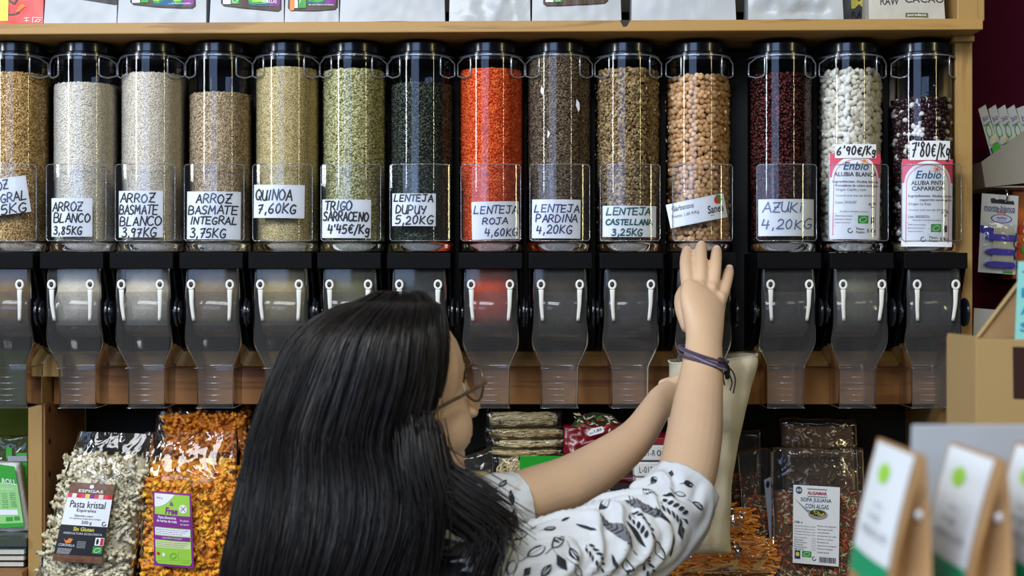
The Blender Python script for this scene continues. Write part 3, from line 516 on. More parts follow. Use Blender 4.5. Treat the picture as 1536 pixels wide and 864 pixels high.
# ---------------- pouches on the top shelf ----------------
M_PCH = mat('white_pouch_foil', (0.43, 0.46, 0.50), 0.42, var=.02, bump=.35, bscale=22); M_PCH2 = mat('crinkled_white_foil', (0.43, 0.46, 0.49), 0.35, var=.02, bump=1.0, bscale=45)
M_CREAMP = mat('cream_pouch_paper', (0.48, 0.46, 0.41), .5, bump=.2); M_DARKP = mat('dark_grey_pouch', (0.05, 0.055, 0.06), .5); M_REDP = mat('red_pouch', (0.62, 0.04, 0.03), .4, var=.05)
def pouch(name, x0, x1, m, label, Yf=-.085, depth=.07, h=.25, lift=.004, crinkle=0.0, group='stand-up pouches on the top shelf', seed=0, inset=.93):
    xa, xb = X(x0, Yf), X(x1, Yf); zf = shelf_z((xa+xb)/2)+.0006; w_ = xb-xa; sl = (shelf_z(xb)-shelf_z(xa))/w_
    def S(u, v, off=0.0):   # u 0..1 across, v 0..1 up, front face
        v = max(0, min(1, v)); hw = w_/2*(1-(1-inset)*math.sin(v*math.pi/2)*.6)
        x = (xa+xb)/2+(u*2-1)*hw; e = max(0, 1-abs(u*2-1)**3)
        bul = .012*e*math.sin(min(1, v*1.6)*math.pi/2); lean = depth/2*v
        cr = crinkle*.010*noise.noise(Vector((x*26+seed, v*7, seed)))+(.002 if not crinkle else .004)*noise.noise(Vector((x*60, v*14, seed+4)))
        z = zf+v*h+sl*(x-(xa+xb)/2)+lift*max(0, 1-v*8)*math.sin(math.pi*u)**.8
        return Vector((x, Yf+.012-bul*1.0+lean-off+cr*e, z))
    def Bk(u, v): p = S(u, v); q = Vector(p); q.y = Yf+depth-(depth/2-.002)*v+.004*math.sin(math.pi*u); return q
    mb = MB(); nu, nv = 28, 24
    F_ = [[S(i/nu, j/nv) for i in range(nu+1)] for j in range(nv+1)]; B_ = [[Bk(i/nu, j/nv) for i in range(nu, -1, -1)] for j in range(nv+1)]
    mb.rings([f+b for f, b in zip(F_, B_)], True, True, True)
    o = solo(mb, name, m, label, 'food pouch', group, smooth=False, angle=60)
    zoff = zf
    def SP(px, py, off=0.0):  # photo pixels on the front face
        u = (X(px, Yf)-xa)/w_; v = (Z(py, Yf)-zf)/h; return S(u, v, off)
    return o, SP
def band(mb, S, x0, x1, ytop, ybot_l, ybot_r, off, mi, sag=0, rc=3, n=20, m=4):
    vs = []
    for j in range(m+1):
        for i in range(n+1):
            u = i/n; x = x0+(x1-x0)*u; yb = ybot_l+(ybot_r-ybot_l)*u+sag*math.sin(math.pi*u)
            e = min(x-x0, x1-x); 
            if e < rc: yb -= rc-math.sqrt(max(0, rc*rc-(rc-e)**2))
            vs.append(S(x, ytop+(yb-ytop)*j/m, off))
    mb.add(vs, [(j*(n+1)+i, j*(n+1)+i+1, (j+1)*(n+1)+i+1, (j+1)*(n+1)+i) for j in range(m) for i in range(n)], mi)
o, S = pouch('food_pouch', -40, 61, M_REDP, 'red pouch with a leaf print at the far left end', seed=1); off = Vector(o.location)/K
t = MB(); band(t, S, -40, 9, -60, 32, 32, .001, 0, 0, 0); 
for (cx_, cy_, a_) in ((24, 14, -.4), (31, 7, .3), (27, 10, -1.2)): poly(t, S, [(cx_+5*math.cos(a_+q)*(1 if k % 2 == 0 else .4), cy_+3*math.sin(a_+q)) for k, q in enumerate([0, .8, 1.57, 2.4, 3.14, 3.9, 4.7, 5.5])], .0012, 1)
line(t, S, [(4, 19), (12, 21), (20, 20), (26, 16)], 3, .0012, 2); line(t, S, [(10, -2), (18, 4), (22, -3)], 3, .0012, 2)
t.build('leaf_print', [M_YEL, M_ORANGE, M_BROWN], o, off=off)
t = MB(); 
for a, b in (((33, 27), (41, 26)), ((34, 31), (40, 31)), ((37, 25), (37, 33)), ((46, 25), (61, 25)), ((46, 25), (46, 34)), ((49, 32), (53, 28)), ((53, 28), (58, 28)), ((58, 28), (55, 32)), ((55, 32), (49, 32))): line(t, S, [a, b], .9, .0013)
t.build('white_emblem', M_PAPER, o, off=off)
def brown_label(S, o, x0, x1, yl, yr, sag, green=None, lime=True, text=None, tx=None):
    off = Vector(o.location)/K; t = MB(); band(t, S, x0-1.5, x1+1.5, -60, yl+1.5, yr+1.5, .0007, 0, sag, 4); band(t, S, x0, x1, -60, yl, yr, .0011, 1, sag, 3); 
    if green: band(t, S, green[1]-22, green[1], -60, green[2]-1, green[2], .0014, 2, 0, 6); band(t, S, green[0]+26, green[1]-16, -60, green[2]-2, green[2]-1, .0017, 3, 1, 3); band(t, S, green[0]+26, green[1]-18, -60, green[2]-5, green[2]-4, .0020, 4, 1, 3); band(t, S, green[0]+26, green[1]-18, -60, green[2]-8, green[2]-7, .0023, 6, 1, 3)
    rect(t, S, x0+2, -20, x0+14, min(yl, yr)-1, .0024, 5, 3, 2); leaflogo(t, S, x0+15, -8, x0+27, min(yl, yr)-1, 4, 5, .0024)
    t.build('front_print', [M_INK, M_BROWN, M_PURPLE, M_TEAL, M_GREEN, M_PAPER, M_LIME], o, off=off)
    if text:
        t = MB(); typeset(t, S, text, tx[0], tx[1], tx[2], tx[3], off=.0026, bold=.015); t.build('lettering', M_PAPER, o, off=off)
o, S = pouch('food_pouch', 62, 172, M_PCH, 'plain white pouch between the red pouch and the purple printed one', seed=2)
off = Vector(o.location)/K; t = MB(); band(t, S, 110, 172, -60, -4, 5.5, .001, 0, 0, 1); t.build('front_print', [M_INK], o, off=off)
o, S = pouch('food_pouch', 173, 307, M_PCH, 'white pouch with brown, purple and green print, first of its kind from left', Yf=-.092, seed=3); brown_label(S, o, 193, 290, 3, 10, 2, (200, 289, 7), text='de los Supermercados', tx=(250, 2, 284, 5))
o, S = pouch('food_pouch', 312, 424, M_PCH, 'white pouch printed with a brown band, left of the rainbow printed one', Yf=-.092, seed=4); brown_label(S, o, 330, 419, 5, 15, 1, (345, 419, 8), text='SEMILLAS', tx=(392, -2, 414, 3))
o, S = pouch('food_pouch', 425, 507, M_PCH, 'white pouch with a rainbow print dipping in the middle of its band', Yf=-.090, seed=5); brown_label(S, o, 431, 504, 12, 11, 3, (434, 503, 5), text='de los Supermercados', tx=(462, 4, 500, 7))
t = MB(); band(t, S, 433, 440, -60, 14, 14, .0030, 0, 0, 2); t.build('orange_print', M_ORANGE, o, off=Vector(o.location)/K)
pouch('food_pouch', 508, 667, M_PCH, 'wide blank white pouch right of the rainbow printed one', Yf=-.094, seed=6, lift=.006)
pouch('food_pouch', 673, 796, M_PCH2, 'crinkled blank white pouch left of the one with a green printed square', Yf=-.088, seed=7, crinkle=1.0)
o, S = pouch('food_pouch', 798, 933, M_PCH, 'white pouch with a short brown band and green printed square', Yf=-.092, seed=8); brown_label(S, o, 816, 912, 6, 2, 1.0)
pouch('food_pouch', 948, 1106, M_PCH, 'wide blank white pouch above the chickpea dispenser', Yf=-.092, seed=9, lift=.006)
pouch('food_pouch', 1124, 1268, M_PCH2, 'heavily creased blank white pouch above the azuki dispenser', Yf=-.090, seed=10, crinkle=1.5, lift=.007)
o, S = pouch('food_pouch', 1262, 1330, M_DARKP, 'dark grey pouch lettered RAW behind the cream pouch', Yf=.0, seed=11); off = Vector(o.location)/K
t = MB(); typeset(t, S, 'RAW', 1280, 15, 1310, 26, off=.001, bold=.01); t.build('lettering', M_INK, o, off=off); t = MB(); typeset(t, S, 'M', 1279, -6, 1303, 11, off=.001, bold=.02); t.build('gold_lettering', M_YEL, o, off=off)
o, S = pouch('food_pouch', 1306, 1421, M_CREAMP, 'cream pouch lettered RAW with a small olive green tab', Yf=-.090, seed=12); off = Vector(o.location)/K
t = MB(); typeset(t, S, 'RAW', 1323, -7, 1351, 5, off=.001); typeset(t, S, 'CACAO', 1360, -10, 1420, 2, off=.001); t.build('lettering', M_INK, o, off=off)
t = MB(); rect(t, S, 1361, 19, 1395, 26.5, .001, 0, 4, 1); t.build('olive_tab', mat('olive_print', (0.10, 0.12, 0.03), .5), o, off=off); t = MB(); typeset(t, S, 'puradana', 1364, 20.5, 1392, 25.5, off=.0016, bold=.01); t.build('lettering', M_PAPER, o, off=off)

# ---------------- lower compartment: bags of pasta ----------------
ZL = 1.2162
def fusilli(mb, c, d, L, r, rnd, n=12):
    d = d.normalized(); a = d.orthogonal().normalized(); b = d.cross(a); ph = rnd.random()*6
    rs = []
    for k in range(n):
        t = k/(n-1); tw = ph+t*8.5; p = c+d*(t-.5)*L; ring = []
        for q in range(6):
            an = tw+q*math.pi/3; rr = r*(1.0 if q % 2 == 0 else .5); ring.append(p+a*(rr*math.cos(an))+b*(rr*math.sin(an)))
        rs.append(ring)
    mb.rings(rs)
def solidS(tl, tr, br, bl, Y, depth, bul):
    """pillow volume over a pixel quad: front function F(u,v) v from top"""
    f = quadS(tl, tr, br, bl, Y)
    def Fp(u, v, dd=0.0):
        e = (math.sin(math.pi*min(max(u, 0.02), .98))**.4)*(math.sin(math.pi*min(max(v, .02), .98))**.35)
        return f(u, v, 0)+Vector((0, -bul*e+dd, 0))
    return Fp
def pasta_bag(name, q, Y, depth, bul, npc, L, r, cols, core_col, label, plabel, film_q, seed, toward=.02):
    rnd = random.Random(seed); Fp = solidS(*q, Y, depth, bul)
    pts = [Fp(u, v) for u, v in ((0, 0), (1, 0), (1, 1), (0, 1))]
    core = MB(); nu, nv = 14, 18; rs = []
    for j in range(nv+1):
        fr = [Fp(i/nu, j/nv, r*1.1) for i in range(nu+1)]; bk = [Fp(i/nu, j/nv, 0)*1.0 for i in range(nu, -1, -1)]; 
        for p in bk: p.y = Y+depth
        rs.append(fr+bk)
    core.rings(rs)
    fm = MB()
    # film bag
    nu, nv = 26, 30; Ff = solidS(*film_q, Y-.015, depth, bul); rs = []
    for j in range(nv+1):
        v = j/nv; top = max(0, 1-v*4.5)
        fr = []
        for i in range(nu+1):
            p = Ff(i/nu, v); nn = noise.noise(Vector((p.x*40, p.z*22, seed)))*.006*(.35+top*1.5)
            p.y += nn+top*bul*.9; fr.append(p)
        bk = [Vector((p.x, max(p.y+.004, Y+depth*(1-top*.8)-top*.0), p.z)) for p in reversed(fr)]; rs.append(fr+bk)
    fm.rings(rs, True, False, True)
    a = np.array(fm.v); b0 = ((a[:, 0].min()+a[:, 0].max())/2, Y+depth/2, a[:, 2].min())
    t = thing(name, label, 'pasta bag', b0, 'bags of spiral pasta')
    fm.build('film_bag', M_BAGF, t, smooth=True)
    ms = [mat(name+'_pasta%d' % k if False else plabel+str(k), c, .5, var=.12, sss=.05) for k, c in enumerate(cols)]
    pm = MB()
    for k in range(npc):
        u, v = rnd.random(), rnd.random()
        side = rnd.random()
        c = Fp(u, v, rnd.uniform(.2, 1.0)*r)
        if side > .80: c = Fp(.97 if side > .9 else 0.03, v, rnd.random()*depth); 
        elif side > .72: c = Fp(u, 0.03, rnd.random()*depth)
        d = Vector((rnd.gauss(0, 1), rnd.gauss(0, .35), rnd.gauss(0, 1))); nb = len(pm.f); fusilli(pm, c, d, L*rnd.uniform(.8, 1.1), r*rnd.uniform(.85, 1.1), rnd)
        for z in range(nb, len(pm.f)): pm.m[z] = k % len(ms)
    core_o = core.build('pasta_core', mat(plabel+'_core', core_col, .8, var=.4, vscale=120), t, smooth=True); core_o['kind'] = 'stuff'
    po = pm.build('spiral_pasta', ms, t, smooth=True); po['kind'] = 'stuff'
    return t, Fp
t1, Fp = pasta_bag('pasta_bag', ((104, 686, .0), (216, 690, -.0), (180, 926, -.02), (46, 922, -.02)), 0.0, .075, .020, 640, .036, .0060,
    [(.70, .63, .43), (.76, .69, .50), (.62, .54, .35)], (.55, .49, .33), 'clear bag of cream spiral pasta with a brown, white and black label', 'cream_pasta', ((116, 648, .0), (226, 652, .0), (188, 931, -.02), (38, 930, -.02)), 3)
off = Vector(t1.location)/K
# its label
S = quadS((107, 723, -.037), (172, 727, -.037), (152, 846, -.052), (78, 841, -.052), 0, bulge=.004, w=100, h=160)
o = MB(); rect(o, S, 0, 0, 100, 160, 0, nx=8, ny=8); lab = o.build('paper_label', M_PAPER, t1, smooth=True); lo = off
M_WEAVE = mat('brown_weave_print', (0.16, 0.07, 0.035), .5, var=.75, vscale=160)
t = MB(); rect(t, S, 0, 0, 100, 22, .0008, 0); rect(t, S, 0, 146, 100, 160, .0008, 0)
for k in range(10): rect(t, S, k*10, 22, k*10+10, 30, .0010, [1, 2, 3, 1, 4, 5, 1, 6, 1, 3][k], 1, 1)
rect(t, S, 0, 86, 100, 146, .0008, 7); t.build('print', [M_WEAVE, M_PINK, M_PAPER, M_RED, M_YEL, M_PURPLE, M_CREAM, M_INK], lab, off=lo)
t = MB(); typeset(t, S, 'Pasta kristal', 10, 36, 88, 50, .0010, spacing=1.0); typeset(t, S, 'Espirales', 28, 52, 70, 60, .0010); typeset(t, S, 'Elaborada a mano', 26, 64, 66, 68, .0010); typeset(t, S, 'con ingredientes de agricultura ecológica', 16, 70, 84, 74, .0010); typeset(t, S, '500 g', 44, 76, 66, 84, .0010)
line(t, S, [(92+4*math.cos(a), 80+4*math.sin(a)) for a in [k*.5 for k in range(11)]], 1.4, .001); t.build('lettering', M_INK, lab, off=lo)
t = MB(); typeset(t, S, 'pedrosillo' if False else 'ESPIGAS', 22, 13, 78, 19, .0014, bold=.02); disc(t, S, 50, 7, 5, 4, .0014); typeset(t, S, 'AGRICULTURA ECOLÓGICA', 10, 99, 92, 104, .0014); typeset(t, S, 'CORONILLA', 6, 124, 40, 129, .0014)
for k in range(5): line(t, S, [(6, 134+k*2.4), (36-k, 134+k*2.4)], .6, .0014); line(t, S, [(44, 118+k*3), (62, 118+k*3)], .5, .0014)
t.build('white_lettering', M_PAPER, lab, off=lo)
t = MB(); typeset(t, S, 'Sin Gluten', 30, 89, 74, 97, .0014, bold=.02); t.build('yellow_lettering', M_YEL, lab, off=lo)
t = MB(); leaflogo(t, S, 78, 126, 97, 140, 0, 1, .0012); rect(t, S, 80, 108, 98, 124, .0012, 1, 1, 1); rect(t, S, 91, 109, 97, 123, .0014, 2, 1, 1); disc(t, S, 85, 116, 2.5, 6, .0014, 3); poly(t, S, [(14, 114), (20, 118), (26, 112), (34, 114), (30, 122), (20, 123)], .0014, 4); t.build('emblems', [M_GREEN, M_PAPER, M_RED, M_INK, M_ORANGE], lab, off=lo)
t2, Fp = pasta_bag('pasta_bag', ((226, 700, .01), (345, 700, .01), (354, 922, .0), (221, 922, .0)), 0.01, .085, .026, 720, .040, .0070,
    [(.90, .37, .02), (.93, .46, .03), (.80, .28, .015)], (.60, .20, .01), 'clear bag of orange spiral pasta with a lime and purple label', 'orange_pasta', ((214, 650, .01), (352, 648, .01), (360, 926, .0), (212, 926, .0)), 5)
S = quadS((229, 736, -.034), (287, 741, -.036), (291, 853, -.036), (231, 848, -.034), 0, bulge=.003, w=100, h=190)
lo = Vector(t2.location)/K
o = MB(); rect(o, S, 0, 0, 100, 190, 0, nx=8, ny=8); lab = o.build('paper_label', M_PURPLE, t2, smooth=True)
t = MB(); band(t, S, 5, 95, 5, 184, 184, .0006, 0, 0, 8); band(t, S, 5, 56, 5, 40, 8, .0009, 1, 8, 4); rect(t, S, 5, 58, 96, 90, .0010, 2); rect(t, S, 5, 92, 94, 110, .0010, 1); rect(t, S, 5, 112, 94, 122, .0010, 2); rect(t, S, 5, 124, 94, 142, .0010, 3)
disc(t, S, 78, 40, 10, 11, .0010, 1); rect(t, S, 66, 64, 94, 86, .0012, 4); t.build('print', [M_LIME, M_PAPER, M_PURPLE, mat('print_pale_lime', (.62, .75, .35), .5), M_PURPLE], lab, off=lo)
t = MB(); typeset(t, S, 'Free', 32, 38, 64, 56, .0014, bold=.03, shear=.2); typeset(t, S, '&', 44, 24, 54, 34, .0014); line(t, S, [(72, 34), (84, 46)], 1.5, .0014); line(t, S, [(84, 34), (72, 46)], 1.5, .0014); typeset(t, S, '500 g', 10, 14, 26, 19, .0014)
for k in range(3): typeset(t, S, ['Ingredientes: harina de maíz y de arroz integral', 'Conservar en lugar fresco y seco', 'Puede contener trazas de soja'][k], 8, 94+k*5, 90-k*8, 97.5+k*5, .0014)
for k in range(3): typeset(t, S, 'Información nutricional por cada 100 g de producto', 8, 126+k*5, 90-k*6, 129.5+k*5, .0014)
t.build('purple_lettering', M_PURPLE, lab, off=lo)
t = MB(); typeset(t, S, 'Pasta alimenticia', 14, 61, 60, 68, .0016, bold=.02); typeset(t, S, 'de harina de maíz', 10, 70, 62, 77, .0016, bold=.02); typeset(t, S, 'Sin gluten', 70, 67, 92, 73, .0016, bold=.01); typeset(t, S, 'Sans gluten', 70, 77, 92, 82, .0016, bold=.01); typeset(t, S, 'Ingredienti biologici', 24, 114, 74, 119, .0016); leaflogo(t, S, 38, 150, 62, 172, 0, 0, .0007); t.build('white_lettering', M_PAPER, lab, off=lo)
t = MB(); leaflogo(t, S, 38, 150, 62, 172, 0, 1, .0012); typeset(t, S, 'Consumir preferentemente', 8, 174, 34, 178, .0014); typeset(t, S, 'Producto ecológico', 68, 168, 92, 172, .0014); typeset(t, S, 'FR-BIO-01', 68, 174, 92, 178, .0014); disc(t, S, 12, 158, 4, 4, .0014, 2); disc(t, S, 26, 160, 4, 5, .0014, 3); t.build('emblems', [M_LIME, M_GREEN, M_RED, M_PAPER], lab, off=lo)
t3, Fp = pasta_bag('pasta_bag', ((248, 622, .12), (362, 622, .12), (372, 893, .12), (240, 893, .12)), 0.12, .08, .022, 560, .034, .0062,
    [(.80, .26, .015), (.86, .33, .02), (.68, .20, .012)], (.50, .14, .006), 'clear bag of orange pasta at the back, standing higher than the front one', 'deep_orange_pasta', ((232, 618, .12), (368, 616, .12), (376, 907, .12), (234, 907, .12)), 8)
# ---------------- middle of the lower compartment: noodles, red packet, boxes ----------------
M_NOOD = mat('pale_noodle', (.72, .60, .34), .55, var=.15, vscale=120); M_NOOD2 = mat('wheat_noodle', (.58, .44, .20), .55, var=.2, vscale=120); M_NOODC = mat('noodle_core', (.30, .22, .09), .8, var=.4, vscale=90)
def noodle_cake(x0, x1, y0, y1, Y, depth, m, label, seed, n=26, face=True, green=False, grp='packs of dried noodles stacked on the shelf'):
    """a wrapped cake of looping noodle strands between two photo rows"""
    rnd = random.Random(seed); a, b = P(x0, y1, Y), P(x1, y0, Y); zl, zh = a.z, b.z; xl_, xr_ = a.x, b.x
    t = thing('noodle_pack', label, 'noodles', ((xl_+xr_)/2, Y+depth/2, zl), grp)
    MB().box(xl_+.008, xr_-.008, Y+.013, Y+depth-.006, zl+.004, zh-.004).build('noodle_core', M_NOODC, t, bevel=.004)
    mb = MB()
    for k in range(n):
        # strand that winds over the front and the top face
        cx = rnd.uniform(xl_+.02, xr_-.02); rx = rnd.uniform(.008, .030); ry = rnd.uniform(.3, .5)*(zh-zl); cz = (zl+zh)/2+rnd.uniform(-.12, .12)*(zh-zl); ph = rnd.random()*6
        pts = []
        for q in range(22):
            an = ph+q*.42; rr = 1-.03*q
            x = min(max(cx+rx*rr*math.cos(an)*(1.8 if not green else 1)+.001*q*rnd.uniform(-1, 1.5), xl_+.004), xr_-.004); z = min(max(cz+ry*rr*math.sin(an), zl+.002), zh-.001)
            pts.append((x, Y+.004+rnd.uniform(-.005, .006)+(.006 if z > zh-.003 else 0), z))
        mb.tube(catmull(pts, 2), .0016, 5)
    for k in range(n//2):
        cx = rnd.uniform(xl_+.02, xr_-.02); pts = []
        for q in range(16):
            an = q*.45+k; pts.append((min(max(cx+.025*math.cos(an), xl_+.004), xr_-.004), Y+depth*.5+depth*.42*math.sin(an), zh-.001+rnd.uniform(-.001, .002)))
        mb.tube(catmull(pts, 2), .0016, 5)
    o = mb.build('noodle_strands', m, t, smooth=True); o['kind'] = 'stuff'
    # crinkled wrapper
    fm = MB(); nu, nv = 26, 10; rs = []
    for j in range(nv+1):
        v = j/nv; z = zl-.002+(zh-zl+.004)*v; e = math.sin(math.pi*min(max(v, .06), .94))**.3; ring = []
        for i in range(nu+1): x = xl_-.006+(xr_-xl_+.012)*i/nu; ee = math.sin(math.pi*min(max(i/nu, .05), .95))**.3; ring.append(Vector((x, Y+.008-.018*e*ee+.004*noise.noise(Vector((x*70, z*60, seed))), z)))
        for i in range(nu, -1, -2): x = xl_-.004+(xr_-xl_+.008)*i/nu; ring.append(Vector((x, Y+depth, z)))
        rs.append(ring)
    fm.rings(rs).build('wrapper', M_BAGF, t, smooth=True)
    if green:
        S = quadS((780, 684, Y-.012), (862, 684, Y-.012), (858, 745, Y-.012), (779, 745, Y-.012), 0, w=100, h=80); g = MB(); rect(g, S, 0, 0, 100, 80, 0); g.build('green_label', mat('green_label', (.01, .30, .02), .35), t)
    return t
noodle_cake(733, 838, 620, 641, .10, .12, M_NOOD, 'topmost flat pack of pale looped noodles in the stack by her face', 1, 34)
noodle_cake(731, 846, 642, 658, .095, .12, M_NOOD2, 'second flat noodle pack from the top of the stack', 2, 26)
noodle_cake(733, 846, 659, 672, .09, .12, M_NOOD, 'third flat noodle pack from the top, glinting film', 3, 24)
noodle_cake(736, 842, 673, 683, .09, .12, M_NOOD2, 'thin lowest flat noodle pack of the stack', 4, 20)
MB_ = noodle_cake(742, 852, 684, 744, .085, .10, M_NOOD, 'noodle pack standing on edge with a plain green label', 5, 44, green=True)
for k, (a, b) in enumerate(((746, 800), (802, 912))): noodle_cake(738, 850, a, b, .09, .12, M_NOOD2, ['noodle pack under the green labelled one, mostly behind her arm', 'bottom noodle pack of the pile, hidden behind her sleeve'][k], 11+k, 14)
# crumpled clear bag beside her chin
def lump_bag(name, q, Y, depth, bul, m, label, cat, seed, amp=.012, group=None, fill=None, edge=.4):
    f = quadS(*q, Y); nu, nv = 34, 26; rs = []
    for j in range(nv+1):
        v = j/nv; ring = []
        for i in range(nu+1):
            u = i/nu; e = math.sin(math.pi*min(max(u, .03), .97))**edge*math.sin(math.pi*min(max(v, .05), .95))**edge; p = f(u, v)
            p.y += -bul*e+amp*e*(noise.noise(Vector((p.x*32, p.z*32, seed)))+.5*noise.noise(Vector((p.x*80, p.z*80, seed)))); p.z += .004*noise.noise(Vector((p.x*40, seed, v*3))); ring.append(p)
        bk = []
        for i in range(nu, -1, -1): p = f(i/nu, v); p.y = Y+depth; bk.append(p)
        rs.append(ring+bk)
    mb = MB(); mb.rings(rs)
    return mb, f
mb, f = lump_bag('b', ((678, 690), (738, 672), (748, 914), (672, 914)), .09, .07, .03, None, '', '', 3)
t = thing('noodle_bag', 'crumpled clear bag of thin brown noodles beside her chin', 'noodles', base_of(*mb.v)); mb.build('film_bag', M_BAGF, t, smooth=True)
cm, f = lump_bag('b', ((684, 712), (736, 708), (744, 911), (678, 911)), .096, .055, .028, None, '', '', 3, amp=.006); cm.build('noodle_core', M_NOODC, t, smooth=True)
nm = MB(); rnd = random.Random(2)
for k in range(150):
    u, v = rnd.random(), rnd.random(); p = f(u, v); p.y -= .026*math.sin(math.pi*u)**.4; d = Vector((rnd.gauss(0, 1), 0, rnd.gauss(0, 1))).normalized()*.011; b2 = Vector((d.z, 0, -d.x))*.4
    nm.tube([p-d, p+b2*.5+Vector((0, -.003, 0)), p+d], .0012, 4)
o = nm.build('noodle_strands', mat('brown_noodle', (.42, .32, .18), .5, var=.2), t); o['kind'] = 'stuff'
# red packet with a printed noodle bowl
mb, f = lump_bag('r', ((846, 640), (935, 636), (925, 715), (846, 715)), .07, .09, .03, None, '', '', 9, amp=.016)
M_REDF = mat('glossy_red_film', (.17, .003, .008), .28, coat=.2)
t = thing('red_food_packet', 'glossy dark red crumpled packet behind the raised forearm', 'food packet', (base_of(*mb.v)))
mb.build('packet', M_REDF, t, smooth=True)
S = quadS((880, 645, .028), (905, 638, .028), (907, 648, .026), (882, 656, .026), 0, w=100, h=50); g = MB(); 
for k in range(1): poly(g, S, [(8, 12), (30, 0), (92, 4), (100, 40), (88, 50), (10, 46), (0, 32)], 0)
ps = g.build('price_sticker', M_PAPER, t); g = MB(); typeset(g, S, '1,85', 40, 14, 86, 36, .0005, bold=.02); typeset(g, S, 'BIO', 12, 24, 34, 38, .0005); g.build('lettering', M_INK, ps, off=Vector(t.location)/K)
rnd = random.Random(4); g = MB(); cols = [M_NOOD, mat('leaf_print_green', (.05, .14, .02), .5), mat('tomato_print', (.5, .05, .02), .5), M_CREAM]
for k in range(46):
    cx, cy = rnd.uniform(862, 925), rnd.uniform(620, 640); an = rnd.random()*3; L = rnd.uniform(3, 7); p = P(cx, cy, .055+rnd.uniform(0, .006)); d = Vector((math.cos(an), 0, math.sin(an)*.6))*L*.0012; w2 = Vector((-d.z, -.0, d.x))*rnd.uniform(.2, .45)
    g.add([p-d, p+w2, p+d, p-w2], [(0, 1, 2, 3)], rnd.randrange(4))
g2 = MB(); g2.rings([[P(x, y, yy) for x, y in ((856, 641), (866, 624), (890, 618), (918, 622), (932, 636), (920, 644), (880, 650))] for yy in (.064, .15)]); g2.build('packet_top', mat('dark_photo_print', (.03, .04, .015), .3), t)
g.build('noodle_bowl_print', cols, t)
# black food pack under it
t = thing('black_food_pack', 'dark red food pack with a black panel behind the arms', 'food packet', P(905, 884, .12))
MB().box(X(858, .08), X(964, .08), .08, .16, ZL+.002, Z(716, .08)).build('carton', mat('deep_red_card', (.16, .004, .02), .35), t, bevel=.003)
S = quadS((862, 726, .078), (948, 726, .078), (948, 757, .078), (862, 757, .078), 0, w=100, h=36); g = MB(); rect(g, S, 0, 0, 100, 36, 0); pan = g.build('black_panel', M_INK, t)
g = MB(); typeset(g, S, 'NATUR', 36, 4, 62, 13, .0006, bold=.01); typeset(g, S, 'COMPACT', 30, 19, 68, 28, .0006, bold=.01); g.build('lettering', M_CREAM, pan, off=Vector(t.location)/K)
mb, f = lump_bag('p', ((925, 690), (952, 690), (952, 720), (925, 720)), .07, .02, .008, None, '', '', 5, amp=.01); mb.build('crumpled_film', M_BAGF, t, smooth=True)
# small white cartons with dot-matrix codes
g_c = 'small white cartons stacked behind the raised arm'
M_CART = mat('white_carton', (.66, .66, .64), .5)
for k, (y0, y1, nm_) in enumerate(((668, 691, 'upper white carton with a printed date code beside the raised forearm'), (693, 715, 'white carton with a date code, directly under the topmost carton'), (717, 738, 'third white carton down the stack, partly behind the sleeve'))):
    Yb = .05+.004*(k % 2); t = thing('carton', nm_, 'box', P(985, y1, Yb+.05), g_c)
    MB().box(X(950+2*k, Yb), X(1045, Yb), Yb, Yb+.11, Z(y1, Yb), Z(y0, Yb)).build('box', M_CART, t, bevel=.003)
    S = quadS((957+2*k, y0+7, Yb-.0006), (1000, y0+7, Yb-.0006), (1000, y0+17, Yb-.0006), (957+2*k, y0+17, Yb-.0006), 0, w=100, h=24); g = MB(); typeset(g, S, 'L-0128' if k else 'P501-R', 0, 0, 60, 22, 0, spacing=1.1); typeset(g, S, '08', 66, 0, 96, 22, 0); g.build('lettering', M_INK, t)
t = thing('red_carton', 'flat red carton lying on top of the white cartons', 'box', P(985, 667, .1)); MB().box(X(952, .055), X(1040, .055), .055, .155, Z(667, .05), Z(657, .05)).build('box', mat('red_card', (.28, .01, .02), .4), t, bevel=.002)
Yb = .05; t = thing('barcoded_carton', 'pale carton with a barcode low beside the cotton bag', 'box', (X(1000, .1), .10, ZL))
MB().box(X(955, .05), X(1016, .05), .05, .15, ZL, Z(832, .05)).build('box', M_CART, t, bevel=.003); MB().box(X(952, .06), X(1040, .06), .06, .16, Z(831, .05), Z(740, .05)).build('upper_box', mat('mauve_card', (.22, .05, .10), .5), t, bevel=.003)
g = MB(); S = quadS((990, 853, .0494), (1014, 853, .0494), (1014, 880, .0494), (990, 880, .0494), 0, w=100, h=100); rnd = random.Random(1); x = 0
while x < 96: w2 = rnd.choice((3, 5, 8)); rect(g, S, x, 0, min(100, x+w2), 100, 0, 0, 1, 1); x += w2+rnd.choice((3, 5))
g.build('barcode', M_INK, t)

